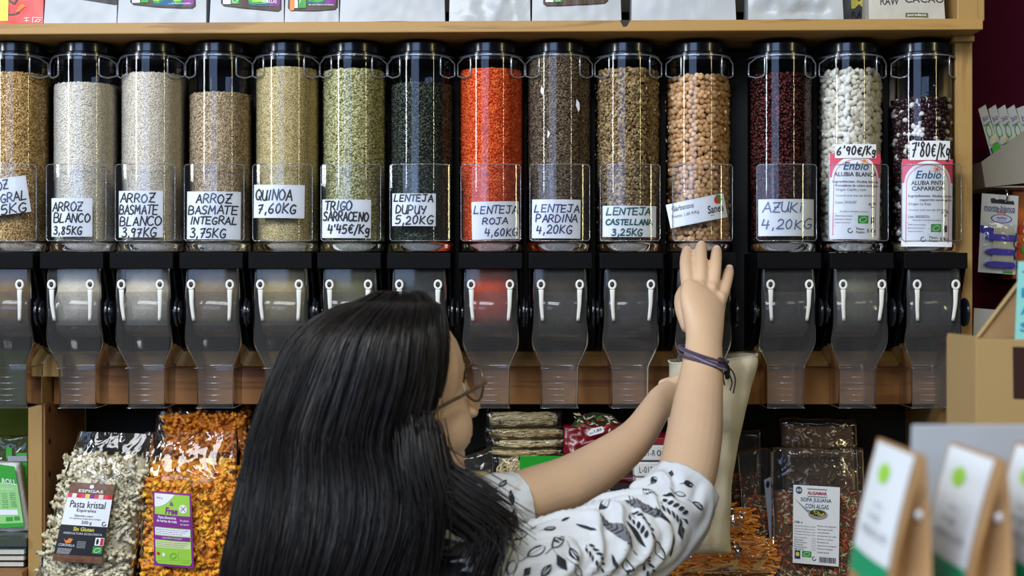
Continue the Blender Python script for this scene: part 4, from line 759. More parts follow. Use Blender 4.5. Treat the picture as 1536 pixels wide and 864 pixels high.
# orange bags lower right and soup bags
M_ORP = mat('orange_noodle', (.72, .26, .02), .45, var=.25, vscale=60); M_ORPC = mat('orange_noodle_core', (.36, .11, .01), .6, var=.4, vscale=60)
def orange_bag(q, Y, depth, bul, label, seed, n=240):
    mb, f = lump_bag('o', q, Y, depth, bul, None, '', '', seed, amp=.006); rnd = random.Random(seed)
    t = thing('orange_noodle_bag', label, 'noodles', base_of(*mb.v), 'bags of orange flat noodles'); mb.build('noodle_core', M_ORPC, t, smooth=True)
    nm = MB()
    for k in range(n):
        u, v = rnd.random(), rnd.random(); p = f(u, v); e = math.sin(math.pi*min(max(u, .03), .97))**.4*math.sin(math.pi*min(max(v, .05), .95))**.4; p.y -= bul*e+.002
        d = Vector((1, rnd.gauss(0, .1), rnd.gauss(0, .25))).normalized()*rnd.uniform(.015, .035); w2 = Vector((-d.z, rnd.gauss(0, .01), d.x)).normalized()*rnd.uniform(.002, .0045); m1 = p+w2+Vector((0, -.002, 0))
        nm.add([p-d, p+d, p+d+w2, m1, p-d+w2], [(0, 1, 2, 3, 4)])
    o = nm.build('flat_noodles', M_ORP, t); o['kind'] = 'stuff'
    q2 = [Vector(P(*a, Y-.006) if len(a) == 2 else P(*a)) for a in q]; fb, _ = lump_bag('w', q, Y-.010, depth, bul+.004, None, '', '', seed+3, amp=.010); fb.build('film_bag', M_BAGF, t, smooth=True)
    return t
orange_bag(((1066, 752), (1118, 768), (1118, 806), (1066, 806)), .07, .10, .025, 'upper bag of orange flat noodles behind the cotton bag', 21, 160)
orange_bag(((1010, 808), (1150, 808), (1166, 858), (1016, 858)), .05, .12, .03, 'middle bag of orange flat noodles under the cotton bag', 22, 320)
orange_bag(((1018, 860), (1160, 860), (1166, 922), (1018, 922)), .05, .12, .02, 'lowest bag of orange flat noodles, cut by the bottom edge', 24, 160)
SOUP = [mat('carrot_flake', (.55, .10, .02), .6, var=.2), mat('leek_flake', (.50, .42, .22), .6, var=.2), mat('herb_flake', (.06, .08, .03), .6, var=.2), mat('tomato_flake', (.40, .04, .02), .6)]
def soup_bag(q, Y, depth, bul, fillv, label, seed, n=900, flake=SOUP, core=(.10, .05, .02)):
    mb, f = lump_bag('s', q, Y, depth, bul, None, '', '', seed, amp=.006, edge=.5); rnd = random.Random(seed)
    t = thing('dried_soup_bag', label, 'soup mix bag', base_of(*mb.v), 'clear bags of dried soup vegetables')
    q0 = q; lerp = lambda a, b, v: tuple(a[i]*(1-v)+b[i]*v for i in range(2))
    qi = (lerp(q[0], q[3], fillv), lerp(q[1], q[2], fillv), q[2], q[3]); qi = ((qi[0][0]+6, qi[0][1]), (qi[1][0]-6, qi[1][1]), (qi[2][0]-4, qi[2][1]-3), (qi[3][0]+4, qi[3][1]-3))
    cm, g = lump_bag('s', qi, Y+.006, depth-.012, bul, None, '', '', seed, amp=.004); o = cm.build('soup_core', mat('soup_core', core, .8, var=.5, vscale=90), t, smooth=True)
    fm = MB()
    for k in range(n):
        u, v = rnd.random(), rnd.random()**1.05-.03*rnd.random(); p = g(u, v); e = math.sin(math.pi*min(max(u, .03), .97))**.4*math.sin(math.pi*min(max(v, .05), .95))**.4; p.y -= bul*e+.001
        s = rnd.uniform(.002, .0055); a = Vector((rnd.gauss(0, 1), rnd.gauss(0, .6), rnd.gauss(0, 1))).normalized(); b = a.orthogonal().normalized(); L = a*s*rnd.uniform(1, 2.2); b = b*s*.6; c = a.cross(b).normalized()*s*.4
        fm.add([p-L, p+b, p+L, p-b, p+c, p-c], [(0, 1, 4), (1, 2, 4), (2, 3, 4), (3, 0, 4), (1, 0, 5), (2, 1, 5), (3, 2, 5), (0, 3, 5)], rnd.choice((0, 0, 1, 1, 2, 3)))
    o = fm.build('dried_vegetables', flake, t); o['kind'] = 'stuff'
    mb.build('film_bag', M_BAGF, t, smooth=True); return t
t = soup_bag(((1159, 672), (1294, 672), (1300, 922), (1160, 922)), .04, .06, .028, .27, 'clear soup bag with white label reading SOPA JULIANA CON ALGAS', 31, 1300)
lo = Vector(t.location)/K
S = quadS((1190, 727, .004), (1260, 731, .004), (1258, 850, .004), (1189, 844, .004), 0, bulge=.002, w=100, h=170)
g = MB(); rect(g, S, 0, 0, 100, 170, 0, nx=8, ny=8); lab = g.build('paper_label', M_PAPER, t, smooth=True)
g = MB(); typeset(g, S, 'SOPA JULIANA', 16, 26, 82, 37, .0008, bold=.01); typeset(g, S, 'CON ALGAS', 26, 39, 76, 49, .0008, bold=.01); disc(g, S, 12, 11, 7, 8, .0008); g.build('teal_lettering', mat('print_slate', (.02, .08, .14), .5), lab, off=lo)
g = MB(); typeset(g, S, 'ALGAMAR', 30, 12, 72, 19, .0008, bold=.03); g.build('red_lettering', mat('print_maroon', (.35, .01, .05), .5), lab, off=lo)
g = MB()
for yy in (7, 23): line(g, S, [(30+k*3, yy+(1.2 if k % 2 else -1.2)) for k in range(15)], 1.1, .0008)
typeset(g, S, '150 g ℮'[:5], 3, 78, 20, 84, .0008, bold=.02)
for k in range(4): typeset(g, S, ['Ingredientes: zanahoria, cebolla', 'puerro, col, algas wakame,', 'espagueti de mar y nori', 'Información nutricional 100 g'][k], 3, 87+k*6, 48, 90+k*6, .0008)
for k in range(6): typeset(g, S, ['Valor energético', 'Grasas', 'Hidratos de carbono', 'Fibra alimentaria', 'Proteínas', 'Sal'][k], 3, 112+k*5, 30-k % 2*8, 115+k*5, .0008); typeset(g, S, '1,2 g', 40, 112+k*5, 48, 115+k*5, .0008)
for k in range(9): typeset(g, S, ['Modo de empleo:', 'añadir al agua hirviendo', 'y cocer veinte minutos', 'Conservar en lugar', 'fresco y seco', 'Envasado por', 'Agricultura ecológica', 'Producto de España', 'Consumir antes de'][k], 52, 84+k*7, 94-k % 3*8, 88+k*7, .0008)
rnd = random.Random(8); x = 57
while x < 94: w2 = rnd.choice((1, 1.6, 2.4)); rect(g, S, x, 152, x+w2, 164, .0008, 0, 1, 1); x += w2+rnd.choice((1, 1.6))
line(g, S, [(46+4*math.cos(a), 157+4*math.sin(a)) for a in [k*.5 for k in range(11)]], 1.4, .0008); g.build('lettering', M_INK, lab, off=lo)
g = MB(); poly(g, S, [(2, 29), (30, 52), (45, 54), (30, 58)], .0008, 3); disc(g, S, 53, 61, 21, 11, .0009, 3); disc(g, S, 52, 58, 17, 7, .0011, 4)
for k in range(26): disc(g, S, 52+rnd.uniform(-14, 14), 58+rnd.uniform(-5, 5), rnd.uniform(1, 2.4), rnd.uniform(1, 2), .0014, rnd.choice((0, 5, 6, 7)), 7)
leaflogo(g, S, 20, 142, 40, 155, 0, 1); rect(g, S, 4, 142, 16, 160, .0008, 2, 1, 1); disc(g, S, 10, 150, 4, 5, .0012, 6); typeset(g, S, 'eco', 7, 8, 17, 14, .0012, bold=.02, mi=1)
g.build('emblems', [M_GREEN, M_PAPER, M_NAVY, M_GREY, M_BROWN, M_ORANGE, M_YEL, M_LIME], lab, off=lo)
t = soup_bag(((1108, 676), (1160, 672), (1156, 913), (1122, 913)), .085, .05, .018, .30, 'clear soup bag turned sideways, left of the white labelled one', 33, 420)
S = quadS((1146, 720, .062), (1158, 714, .066), (1166, 840, .066), (1158, 846, .062), 0, w=30, h=170); g = MB(); rect(g, S, 0, 0, 30, 170, 0); lab = g.build('paper_label', M_GREY, t); g = MB(); disc(g, S, 12, 12, 7, 7, .0008); g.build('emblem', M_INK, lab, off=Vector(t.location)/K)
soup_bag(((1082, 650), (1140, 645), (1140, 901), (1110, 901)), .16, .05, .018, .25, 'dim bag of dried vegetables furthest back beside the cotton bag', 35, 300)
SEED = [mat('puffed_seed', (.42, .30, .16), .6, var=.2), mat('pale_seed', (.55, .48, .34), .6), mat('black_seed', (.015, .012, .01), .5), mat('tan_seed', (.30, .18, .08), .6)]
t = soup_bag(((1172, 628), (1284, 630), (1290, 900), (1180, 900)), .15, .07, .025, .04, 'bag of mixed pale and dark seeds standing behind the soup bags', 36, 520, SEED, (.10, .07, .04))

# ---------------- left neighbour shelf beyond the upright ----------------
def flat_pack(q, Y, m, label, name='green_rice_cake_pack', cat='food packet', depth=.03, seed=1, group='green packs beyond the left upright'):
    mb, f = lump_bag('g', q, Y, depth, .012, None, '', '', seed, amp=.005); t = thing(name, label, cat, base_of(*mb.v), group); mb.build('packet', m, t, smooth=True); return t
t = flat_pack(((-50, 655), (41, 655), (41, 789), (-50, 789)), .16, M_BAGF, 'clear topped green pack standing behind at far left', seed=4)
S = quadS((9, 672, .14), (40, 672, .14), (41, 782, .14), (10, 782, .14), 0, w=100, h=300); g = MB(); rect(g, S, 0, 0, 28, 40, 0); rect(g, S, 50, 20, 100, 300, 0); g.build('green_print', M_GREEN, t)
S = quadS((8, 684, .137), (40, 684, .137), (41, 694, .137), (8, 694, .137), 0, w=100, h=30); g = MB(); rect(g, S, 10, 0, 100, 24, 0); g.build('pale_tag', M_GREY, t)
t = flat_pack(((-60, 690), (26, 696), (42, 796), (-60, 797)), .10, mat('white_rice_cake', (.60, .62, .58), .5, var=.2, vscale=90, bump=.8, bscale=130), 'slanted green and white rice cake pack leaning on the left upright', seed=6)
S = quadS((-40, 690, .084), (22, 700, .084), (36, 790, .084), (-40, 794, .084), 0, w=100, h=120); lo = Vector(t.location)/K
g = MB(); rect(g, S, 0, 0, 100, 120, 0); lab = g.build('paper_label', mat('print_mint', (.30, .62, .22), .5), t)
g = MB(); rect(g, S, 0, 0, 100, 34, .0006); rect(g, S, 0, 112, 100, 120, .0006, 0); rect(g, S, 66, 100, 80, 108, .0006, 0); rect(g, S, 83, 99, 94, 107, .0006, 0); g.build('green_print', M_GREEN, lab, off=lo)
g = MB(); typeset(g, S, 'ROLL', 66, 26, 98, 37, .001, bold=.01); rect(g, S, 0, 86, 92, 96, .0006); typeset(g, S, 'de arroz', 62, 44, 90, 48, .001); g.build('white_lettering', M_PAPER, lab, off=lo)
g = MB()
for k in range(7): typeset(g, S, ['Ingredientes', 'arroz integral', 'sin gluten', 'sin sal', 'ecológico', 'peso neto', 'lote'][k], 62, 54+k*4.2, 74, 56.6+k*4.2, .001); typeset(g, S, ['energía', 'grasas', 'fibra', 'proteína', 'azúcar', 'sodio', 'total'][k], 80, 52+k*4.2, 92, 54.6+k*4.2, .001)
g.build('lettering', M_GREENINK, lab, off=lo)
# glass shelf and magazines
M_GLASS = film('shelf_glass', tint=(.85, .93, .9), milky=.12, mcol=(.5, .55, .55), rough=.05, base=.08)
solo(MB().box(-1.3, X(41, .03), .02, .30, Z(820, .02), Z(808, .02)), 'glass_shelf', M_GLASS, 'thick glass shelf edge below the green packs at far left', 'shelf')
for k, (yy, c, nm_) in enumerate(((823, (.12, .22, .28), 'pale blue covered magazine lying under the glass shelf'), (833, (.30, .30, .26), 'grey edged magazine second in the low pile at far left'), (843, (.06, .05, .05), 'dark magazine at the bottom of the low pile at far left'))):
    mg = thing('magazine', nm_, 'magazine', (X(-5, .05), .15, Z(yy+10, .03)), 'magazines piled under the glass shelf')
    MB().box(-1.27, X(38-2*k, .03), .03+.006*k, .29, Z(yy+9, .03)+.0009, Z(yy, .03)-.0004).build('cover', mat('magazine_cover%d' % k if False else ['magazine_blue', 'magazine_grey', 'magazine_dark'][k], c, .3), mg, bevel=.001)
    MB().box(-1.268, X(38-2*k, .03)-.002, .028+.006*k, .288, Z(yy+8, .03), Z(yy+1.5, .03)).build('pages', mat('magazine_pages', (.55, .52, .44), .7, var=.2, vscale=200), mg)
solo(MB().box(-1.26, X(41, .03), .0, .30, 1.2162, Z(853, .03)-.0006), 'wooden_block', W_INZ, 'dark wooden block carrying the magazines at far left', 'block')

# ---------------- right side: toothbrushes on the maroon wall ----------------
M_CARDG = mat('grey_board', (.30, .28, .24), .8, var=.06); M_BLIST = film('blister_plastic', ior=1.5, base=.02, milky=.04)
M_BLUEP = mat('blue_handle_plastic', (.03, .02, .42), .3); M_BRIS = mat('pale_bristle', (.72, .68, .50), .7); M_REDPL = mat('red_handle_plastic', (.45, .01, .03), .3)
bx = thing('toothbrush_display_box', 'grey cardboard tray holding a fan of packed toothbrushes', 'display box', P(1512, 282, .2))
Yt = .16
f_ = [P(1476, 252, Yt), P(1554, 196, Yt), P(1560, 275, Yt), P(1477, 279, Yt)]
f0 = [P(1472, 243, Yt), P(1545, 190, Yt), P(1560, 272, Yt), P(1478, 281, Yt)]
MB().rings([[Vector((p.x, y, p.z)) for p in f0] for y in (Yt, Yt+.004)]).build('front_panel', M_CARDG, bx)
MB().rings([[Vector((p.x, y, p.z)) for p in (P(1472, 243, Yt), P(1478, 281, Yt), P(1481, 281, Yt), P(1475, 243, Yt))] for y in (Yt+.004, .359)]).build('side_panel', M_CARDG, bx)
MB().box(X(1478, Yt), X(1560, Yt), Yt+.004, .359, Z(281, Yt), Z(281, Yt)+.003).build('base_panel', M_CARDG, bx)
M_TBCARD = mat('silver_card', (.55, .58, .62), .35, var=.1)
for k, (cx, lean, hc) in enumerate(((1473, 0, 2), (1488, 0, 2), (1502, 0, 0), (1516, 0, 0), (1531, 1, 0), (1546, 1, 1))):
    Yk = Yt+.012+.018*k; lb = ['first packed toothbrush at the left of the fan, green handle', 'second packed toothbrush in the fan, green handle', 'third packed toothbrush in the fan, navy lower end', 'fourth packed toothbrush in the fan', 'fifth packed toothbrush, tilted outward at the fan right side', 'last packed toothbrush in the fan, with a red printed top'][k]
    t = thing('packed_toothbrush', lb, 'toothbrush', P(cx+22, 262, Yk), 'packed toothbrushes fanned in the grey tray')
    q = ((cx-6, 164, Yk), (cx+5, 157, Yk-.0), (cx+34, 250, Yk), (cx+20, 258, Yk)) if not lean else ((cx-7, 163, Yk), (cx+14, 155, Yk), (cx+34, 250, Yk), (cx+20, 258, Yk))
    S = quadS(*q, 0, w=40, h=180); m_ = MB(); m_.rings([[S(x, y, o_) for x, y in ((0, 0), (40, 0), (40, 180), (0, 180))] for o_ in (0, .0016)]); cd = m_.build('backing_card', M_TBCARD, t)
    g = MB(); lo = Vector(t.location)/K; disc(g, S, 20, 70, 13, 22, .0022, 0); disc(g, S, 20, 70, 9, 15, .0024, 1); typeset(g, S, 'bio', 8, 24, 34, 40, .0022, mi=2); typeset(g, S, 'brush', 4, 44, 36, 52, .0022, mi=2)
    g.build('print', [M_GREEN, M_TBCARD, M_NAVY if hc != 1 else M_RED], cd, off=lo)
    m_ = MB(); hcl = [M_NAVY, M_RED, M_GREEN][hc]
    br = MB(); a0 = S(20, 108, .006)
    for j in range(7):
        for i in range(2): p = S(8+j*3.6, 102+i*4, .004); br.tube([p, p+Vector((.0005, -.004, .013))], .0016, 5)
    m_.rings([[S(4+x*.32, y, o_) for x, y in ((0, 114), (100, 108), (112, 122), (104, 132), (4, 132))] for o_ in (.003, .011)]); m_.rings([[S(x, y, o_) for x, y in ((24, 130), (40, 126), (46, 190), (32, 190))] for o_ in (.002, .008)])
    m_.build('handle', hcl, t); o = br.build('bristles', M_BRIS, t); o['kind'] = 'stuff'
# hanging triple toothbrush pack
def hang_pack(x0, y0, x1, y1, Y, skew, brushes, hm, label, hook=True, letter=True):
    t = thing('hanging_toothbrush_pack', label, 'toothbrush pack', P((x0+x1)/2, y1, Y), 'hanging toothbrush packs')
    lo = Vector(t.location)/K
    S = quadS((x0+skew, y0, Y), (x1+skew*.6, y0+4, Y), (x1-skew, y1+1, Y), (x0-skew, y1-3, Y), 0, w=100, h=210)
    m_ = MB(); vs = [(0, 0), (100, 0), (100, 210), (0, 210)]; m_.rings([[S(x, y, o_) for x, y in vs] for o_ in (-.0015, 0)]); cd = m_.build('backing_card', M_TBCARD, t)
    if letter:
        g = MB(); typeset(g, S, 'monte-bianco', 8, 28, 92, 44, .0008, bold=.01); 
        g.build('navy_lettering', M_NAVY, cd, off=lo)
        g = MB(); rect(g, S, 8, 45, 92, 46.5, .0007, 3); typeset(g, S, 'cliq', 42, 42, 66, 52, .0010, mi=1, bold=.02); disc(g, S, 56, 64, 29, 12, .0007, 0); disc(g, S, 56, 64, 26, 10, .0010, 2); typeset(g, S, 'medium', 44, 58, 70, 65, .0013, mi=0, bold=.02); typeset(g, S, 'natural', 44, 67, 68, 71, .0013, mi=0)
        poly(g, S, [(24, 12), (34, 10), (40, 14), (50, 12), (60, 12), (74, 16), (86, 14), (90, 24), (26, 24)], .0008, 4); rect(g, S, 66, 202, 92, 208, .0008, 5, 1, 1); poly(g, S, [(0, 84), (46, 92), (100, 100), (100, 122), (60, 118), (0, 104)], .0007, 0)
        g.build('print', [M_BLUEP, M_RED, M_TBCARD, M_TEAL, M_INK, M_GREEN], cd, off=lo)
    for by in brushes:
        h_ = MB(); pts = [(12, by+4), (20, by-3), (40, by-6), (92, by-4), (96, by+3), (90, by+10), (40, by+12), (18, by+9)]
        h_.rings([[S(x, y, o_) for x, y in pts] for o_ in (.003, .010)]); hd = h_.build('brush_head', hm, t, bevel=.001)
        b_ = MB()
        for j in range(12):
            for i in range(2): p = S(36+j*5, by-6, .004+.004*i); q = S(37+j*5, by-26, .004+.004*i); b_.tube([p, q], .0010, 4)
        o = b_.build('bristles', M_BRIS, hd, off=lo); o['kind'] = 'stuff'
    bl = MB(); y0_, y1_ = (min(brushes)-36, max(brushes)+20)
    F3 = lambda u, v: S(4+92*u, y0_+(y1_-y0_)*v, .002+.014*math.sin(math.pi*min(max(u, .03), .97))**.3*math.sin(math.pi*min(max(v, .03), .97))**.3+.0015*noise.noise(Vector((u*9, v*14, 1))))
    bl.grid(F3, 0, 1, 0, 1, 20, 24).build('blister', M_BLIST, t, smooth=True)
    if hook:
        h = S(62, 15, 0); MB().tube(catmull([(h.x, .359, h.z+.022), (h.x, Y+.02, h.z+.022), (h.x, Y-.012, h.z+.018), (h.x, Y-.016, h.z+.004), (h.x, Y-.006, h.z-.002)], 4), .0022, 8).build('hook', mat('chrome', (.7, .7, .7), .2, metal=1), t, smooth=True)
    return t
hang_pack(1470, 290, 1526, 411, .17, 3, (112, 150, 184), M_BLUEP, 'hanging pack of three blue toothbrush heads on a silver card')
t = hang_pack(1459, 462, 1508, 640, .20, 2, (162, 198), M_REDPL, 'hanging pack of red toothbrush heads low behind the kraft box', hook=False, letter=False)
S = quadS((1461, 500, .198), (1469, 500, .198), (1466, 580, .198), (1459, 582, .198), 0, w=10, h=80); g = MB(); rect(g, S, 0, 10, 10, 72, 0); g.build('mauve_print', mat('print_mauve', (.30, .22, .42), .5), t)
# orange and green pack behind, yellow brush
t = thing('orange_fruit_pack', 'orange pack with green and yellow print at the right edge', 'food packet', P(1530, 420, .25))
MB().box(X(1518, .24), X(1580, .24), .24, .30, Z(419, .24), Z(285, .24)).build('packet', mat('orange_film', (.55, .12, .02), .3, var=.4, vscale=30), t, bevel=.004)
S = quadS((1519, 290, .238), (1578, 290, .238), (1578, 418, .238), (1519, 418, .238), 0, w=100, h=200); g = MB(); rnd = random.Random(3)
for k in range(30): disc(g, S, rnd.uniform(5, 95), rnd.uniform(60, 190), rnd.uniform(3, 9), rnd.uniform(5, 13), .0006+k*.00003, rnd.randrange(4), 9)
rect(g, S, 0, 160, 100, 176, .002, 4); g.build('fruit_print', [M_GREEN, M_YEL, M_RED, M_LIME, M_NAVY], t)
mb, f = lump_bag('y', ((1514, 606), (1580, 606), (1580, 660), (1512, 660)), .20, .06, .03, None, '', '', 12, amp=.015); solo(mb, 'yellow_sponge_pack', mat('yellow_fibre', (.55, .50, .10), .8, var=.5, vscale=110, bump=1, bscale=160), 'fuzzy yellow sponge pack at the right edge below the kraft box', 'sponge', smooth=True)

# ---------------- foreground display: kraft bags, kraft stand, white board ----------------
M_KRAFT = mat('kraft_paper', (.36, .21, .09), .75, var=.12, vscale=14); M_KRAFTL = mat('kraft_board', (.38, .25, .10), .75, var=.08, vscale=9); M_KRD = mat('kraft_shadow_side', (.30, .17, .07), .8, var=.1)
M_BLAB = mat('bag_label_paper', (.72, .76, .80), .5)
ZD = CZ-.46*1.0*.62-.02
ZD = 1.588
dt = thing('display_table', 'low display table top carrying the kraft bags, out of view below', 'table', (.62, -1.62, 0))
MB().box(.22, .95, -1.82, -1.45, ZD-.03, ZD).build('table_top', W_PINE, dt, bevel=.003)
for a in (.24, .93):
    for b in (-1.80, -1.47): MB().box(a-.02, a+.02, b-.02, b+.02, 0, ZD-.03).build('leg', W_PINEZ, dt)
def kraft_bag(xt, Yn, Yf, ztop, th, label, zbot=None, lab_top=.0, green=(.0, .5, .2), wr=0, xb=None):
    """gusseted bag standing edge-on: its labelled face looks left, its narrow side faces the camera; face bottom at xb leans out"""
    zb = ZD+.0008; t = thing('kraft_bag', label, 'paper bag', ((xt+.02), (Yn+Yf)/2, zb), 'kraft paper bags with white labels in the foreground'); xb = xb if xb is not None else xt-.006
    n = 12; rs = []
    def face(v, sgn, y):   # v 0 bottom .. 1 top, sgn -1 left face, +1 right face
        wv = th*(1-v**1.6)+.003; cxx = xb+(xt-xb)*v+th*.5; return cxx+sgn*wv/2
    H = ztop-zb
    for j in range(n+1):
        v = j/n; z = zb+H*v; ring = []
        ny = 8
        for i in range(ny+1):
            y = Yf+(Yn-Yf)*i/ny; ring.append((face(v, -1, y)-.003*math.sin(math.pi*i/ny)*math.sin(math.pi*v)+.0016*noise.noise(Vector((y*50, z*40, xt*50))), y, z))
        wv = th*(1-v**1.6)+.003; ring.append((face(v, -1, 0)+wv*.5, Yn+(.016*math.sin(math.pi*min(v*1.2, 1))), z))   # gusset fold
        for i in range(ny, -1, -1):
            y = Yf+(Yn-Yf)*i/ny; ring.append((face(v, 1, y), y, z))
        rs.append(ring)
    MB().rings(rs).build('bag', M_KRAFT, t, smooth=False, angle=50)
    def S(y, z, off=0.0):  # y 0..1 from far to near, z 0..1 from top
        v = 1-z; yy = Yf+(Yn-Yf)*y; return Vector((face(v, -1, yy)-.003*math.sin(math.pi*y)*math.sin(math.pi*v)-.0012-off, yy, zb+H*v))
    g = MB(); rect(g, S, .06, .012, .90, .80, 0, nx=8, ny=8); lab = g.build('paper_label', M_BLAB, t, smooth=True); lo = Vector(t.location)/K
    g = MB(); rect(g, S, .06, .655, .90, .80, .0006, 0, 6, 2); disc(g, S, .42, .17, .13, .06, .0006, 1); g.build('green_print', [mat('print_emerald', (.0, .28, .12), .5), M_LIME], lab, off=lo)
    g = MB(); typeset(g, S, 'TÉ', .3, .40, .6, .45, .0006); typeset(g, S, 'VERDE', .2, .49, .8, .54, .0006); typeset(g, S, '100 g', .4, .34, .6, .37, .0006); g.build('lettering', M_GREY, lab, off=lo)
    p = Vector((face(.72, -1, 0)+(th*(1-.72**1.6))*.5+.004, Yn+.008, zb+H*.66)); MB().lathe([(.0001, 0), (.0038, 0), (.0042, -.002), (.0001, -.003)], 16, 'y', p).build('clip', M_BLAB, t, smooth=True)
zt = Z(657, -1.5)
kraft_bag(.296, -1.63, -1.50, zt, .030, 'leftmost blurred kraft bag with white label and emerald band', xb=.284)
kraft_bag(.356, -1.63, -1.50, zt-.003, .032, 'middle blurred kraft bag with white label and leaf mark', xb=.343)
kraft_bag(.412, -1.63, -1.50, zt-.003, .032, 'third blurred kraft bag from the left, near the right edge', xb=.398)
kraft_bag(.388, -1.76, -1.68, Z(742, -1.70), .032, 'nearest kraft bag, rounded pale shape at the lower right edge', xb=.376)
t = thing('white_sign_board', 'blurred white card sign standing behind the kraft bags', 'sign', (X(1470, -1.465), -1.465, ZD))
S = quadS((1368, 636, -1.465), (1620, 636, -1.465), (1620, 1000, -1.465), (1352, 1000, -1.465), 0, w=10, h=10)
zb = ZD+.0008; xs = (X(1368, -1.465), X(1640, -1.465)); zt2 = Z(637, -1.465)
MB().rings([[(xs[0]-.006, y, zb), (xs[1], y, zb), (xs[1], y, zt2), (xs[0], y, zt2)] for y in (-1.467, -1.463)]).build('panel', mat('white_board', (.36, .39, .44), .6), t, bevel=.001)
MB().rings([[(xs[0]+.05, -1.463, zb), (xs[0]+.05, -1.455, zb), (xs[0]+.05, -1.463, zb+.10)], [(xs[0]+.053, -1.463, zb), (xs[0]+.053, -1.455, zb), (xs[0]+.053, -1.463, zb+.10)]]).build('stay', M_KRAFTL, t)
Yk = -.88; ZE = Z(700, -.88)
d2 = thing('display_plinth', 'plain pale plinth under the kraft display box, hidden behind the white sign', 'plinth', (X(1560, Yk), Yk+.06, 0))
MB().box(X(1462, Yk), X(1662, Yk), Yk-.01, Yk+.14, 0, ZE-.0008).build('body', W_PINEZ, d2, bevel=.002)
t = thing('kraft_display_box', 'tan kraft board display box with an angled back flap', 'display box', (X(1550, Yk), Yk+.06, ZE))
xL, xR, zT = X(1464, Yk), X(1660, Yk), Z(509, Yk)
MB().box(xL, xR, Yk, Yk+.003, ZE, zT).build('front_panel', M_KRAFTL, t, bevel=.001)
MB().box(xL, xL+.003, Yk+.003, Yk+.12, ZE, zT+.004).build('side_panel', M_KRAFTL, t)
MB().box(xL, xR, Yk+.12, Yk+.123, ZE, zT).build('back_panel', M_KRAFTL, t)
A = P(1466, 506, Yk+.04); B = P(1526, 424, Yk+.04); Cc = P(1660, 250, Yk+.04); Dd = P(1660, 506, Yk+.04)
MB().rings([[Vector((p.x, y, p.z)) for p in (A, Dd, Cc)] for y in (Yk+.04, Yk+.044)]).build('back_flap', M_KRAFT, t)
MB().tube([A+Vector((0, -.001, 0)), Cc+Vector((0, -.001, 0))], .003, 6).build('flap_fold', M_KRAFTL, t)
Yc2 = Yk+.02
S = quadS((1527, 392, Yc2), (1600, 392, Yc2), (1600, 509, Yc2), (1522, 509, Yc2), 0, w=100, h=100)
g = MB(); g.rings([[S(x, y, o_) for x, y in ((0, 0), (100, 0), (100, 100), (0, 100))] for o_ in (0, .002)]); tq = solo(g, 'turquoise_leaflet', mat('turquoise_paper', (.25, .62, .60), .6), 'pale turquoise leaflet at the right edge behind the kraft box front', 'leaflet')
g = MB()
for k, w_ in enumerate('TEAS'): typeset(g, S, w_, 8, 12+k*22, 28, 24+k*22, .003, bold=.02)
g.build('lettering', mat('print_sky', (.02, .25, .50), .5), tq, off=Vector(tq.location)/K)
S = quadS((1519, 520, Yk-.0006), (1640, 524, Yk-.0006), (1640, 604, Yk-.0006), (1520, 598, Yk-.0006), 0); g = MB(); rect(g, S, 0, 0, 1, 1, 0); g.build('dark_print', mat('dark_photo_print2' if False else 'print_dark_maroon', (.035, .012, .012), .4), t)
# ---------------- the woman ----------------
M_SKIN = mat('skin', (.66, .445, .285), .5, var=.05, vscale=25, bump=.12, bscale=260, sss=.12); M_NAIL = mat('nail', (.70, .46, .38), .3)
M_HAIR = mat('dark_hair', (.006, .005, .005), .40, spec=.42); M_HAIR2 = mat('dark_brown_hair', (.013, .009, .008), .42, spec=.5)
M_FABRIC = mat('white_blouse_fabric', (.66, .69, .73), .85, var=.03, bump=.25, bscale=380)
M_PRINTB = mat('black_fabric_print', (.015, .017, .024), .85); M_PRINTG = mat('grey_fabric_print', (.17, .18, .20), .85)
WX, WY = X(600, -.64), -.64
wm = thing('person', 'woman with long black hair and glasses reaching to a dispenser with one raised hand', 'person', (WX, WY, 0))
def ellipsoid(mb, c, ax, rad, nu=20, nv=14):
    """ax: three unit axes"""
    rs = []
    for j in range(1, nv):
        ph = math.pi*j/nv; ring = []
        for i in range(nu):
            th = 2*math.pi*i/nu; v = ax[0]*(rad[0]*math.sin(ph)*math.cos(th))+ax[1]*(rad[1]*math.sin(ph)*math.sin(th))+ax[2]*(rad[2]*-math.cos(ph)); ring.append(c+v)
        rs.append(ring)
    mb.rings(rs, True, True, True)
def limb(mb, pts, n=24, sub=4, cap=True):
    """pts: px, py, Y, r_lateral, r_depth"""
    q = catmull([(*P(p[0], p[1], p[2]), p[3], p[4] if len(p) > 4 else p[3]) for p in pts], sub)
    path = [Vector(a[:3]) for a in q]; rad = [(a[4], a[3]) for a in q]
    # rounded ends
    mb.tube(path, rad, n)
    for k in (0, -1):
        d = (path[1]-path[0]).normalized() if k == 0 else (path[-1]-path[-2]).normalized(); b = Vector((0, -1, 0)); b = (b-d*b.dot(d)).normalized() if abs(d.y) < .95 else Vector((0, 0, 1)); l_ = d.cross(b).normalized()
        ellipsoid(mb, path[k], (b, l_, d), (rad[k][0]*.995, rad[k][1]*.995, min(rad[k])*.9), 16, 10)
    return path
AZ = math.radians(52); f_ = Vector((math.sin(AZ), math.cos(AZ), 0.02)).normalized(); r_ = Vector((math.cos(AZ), -math.sin(AZ), 0)); u_ = r_.cross(f_).normalized()
HC = P(603, 590, -.60)
def HL(f, r, u): return HC+f_*f+r_*r+u_*u
B = MB(); AX = (f_, r_, u_)
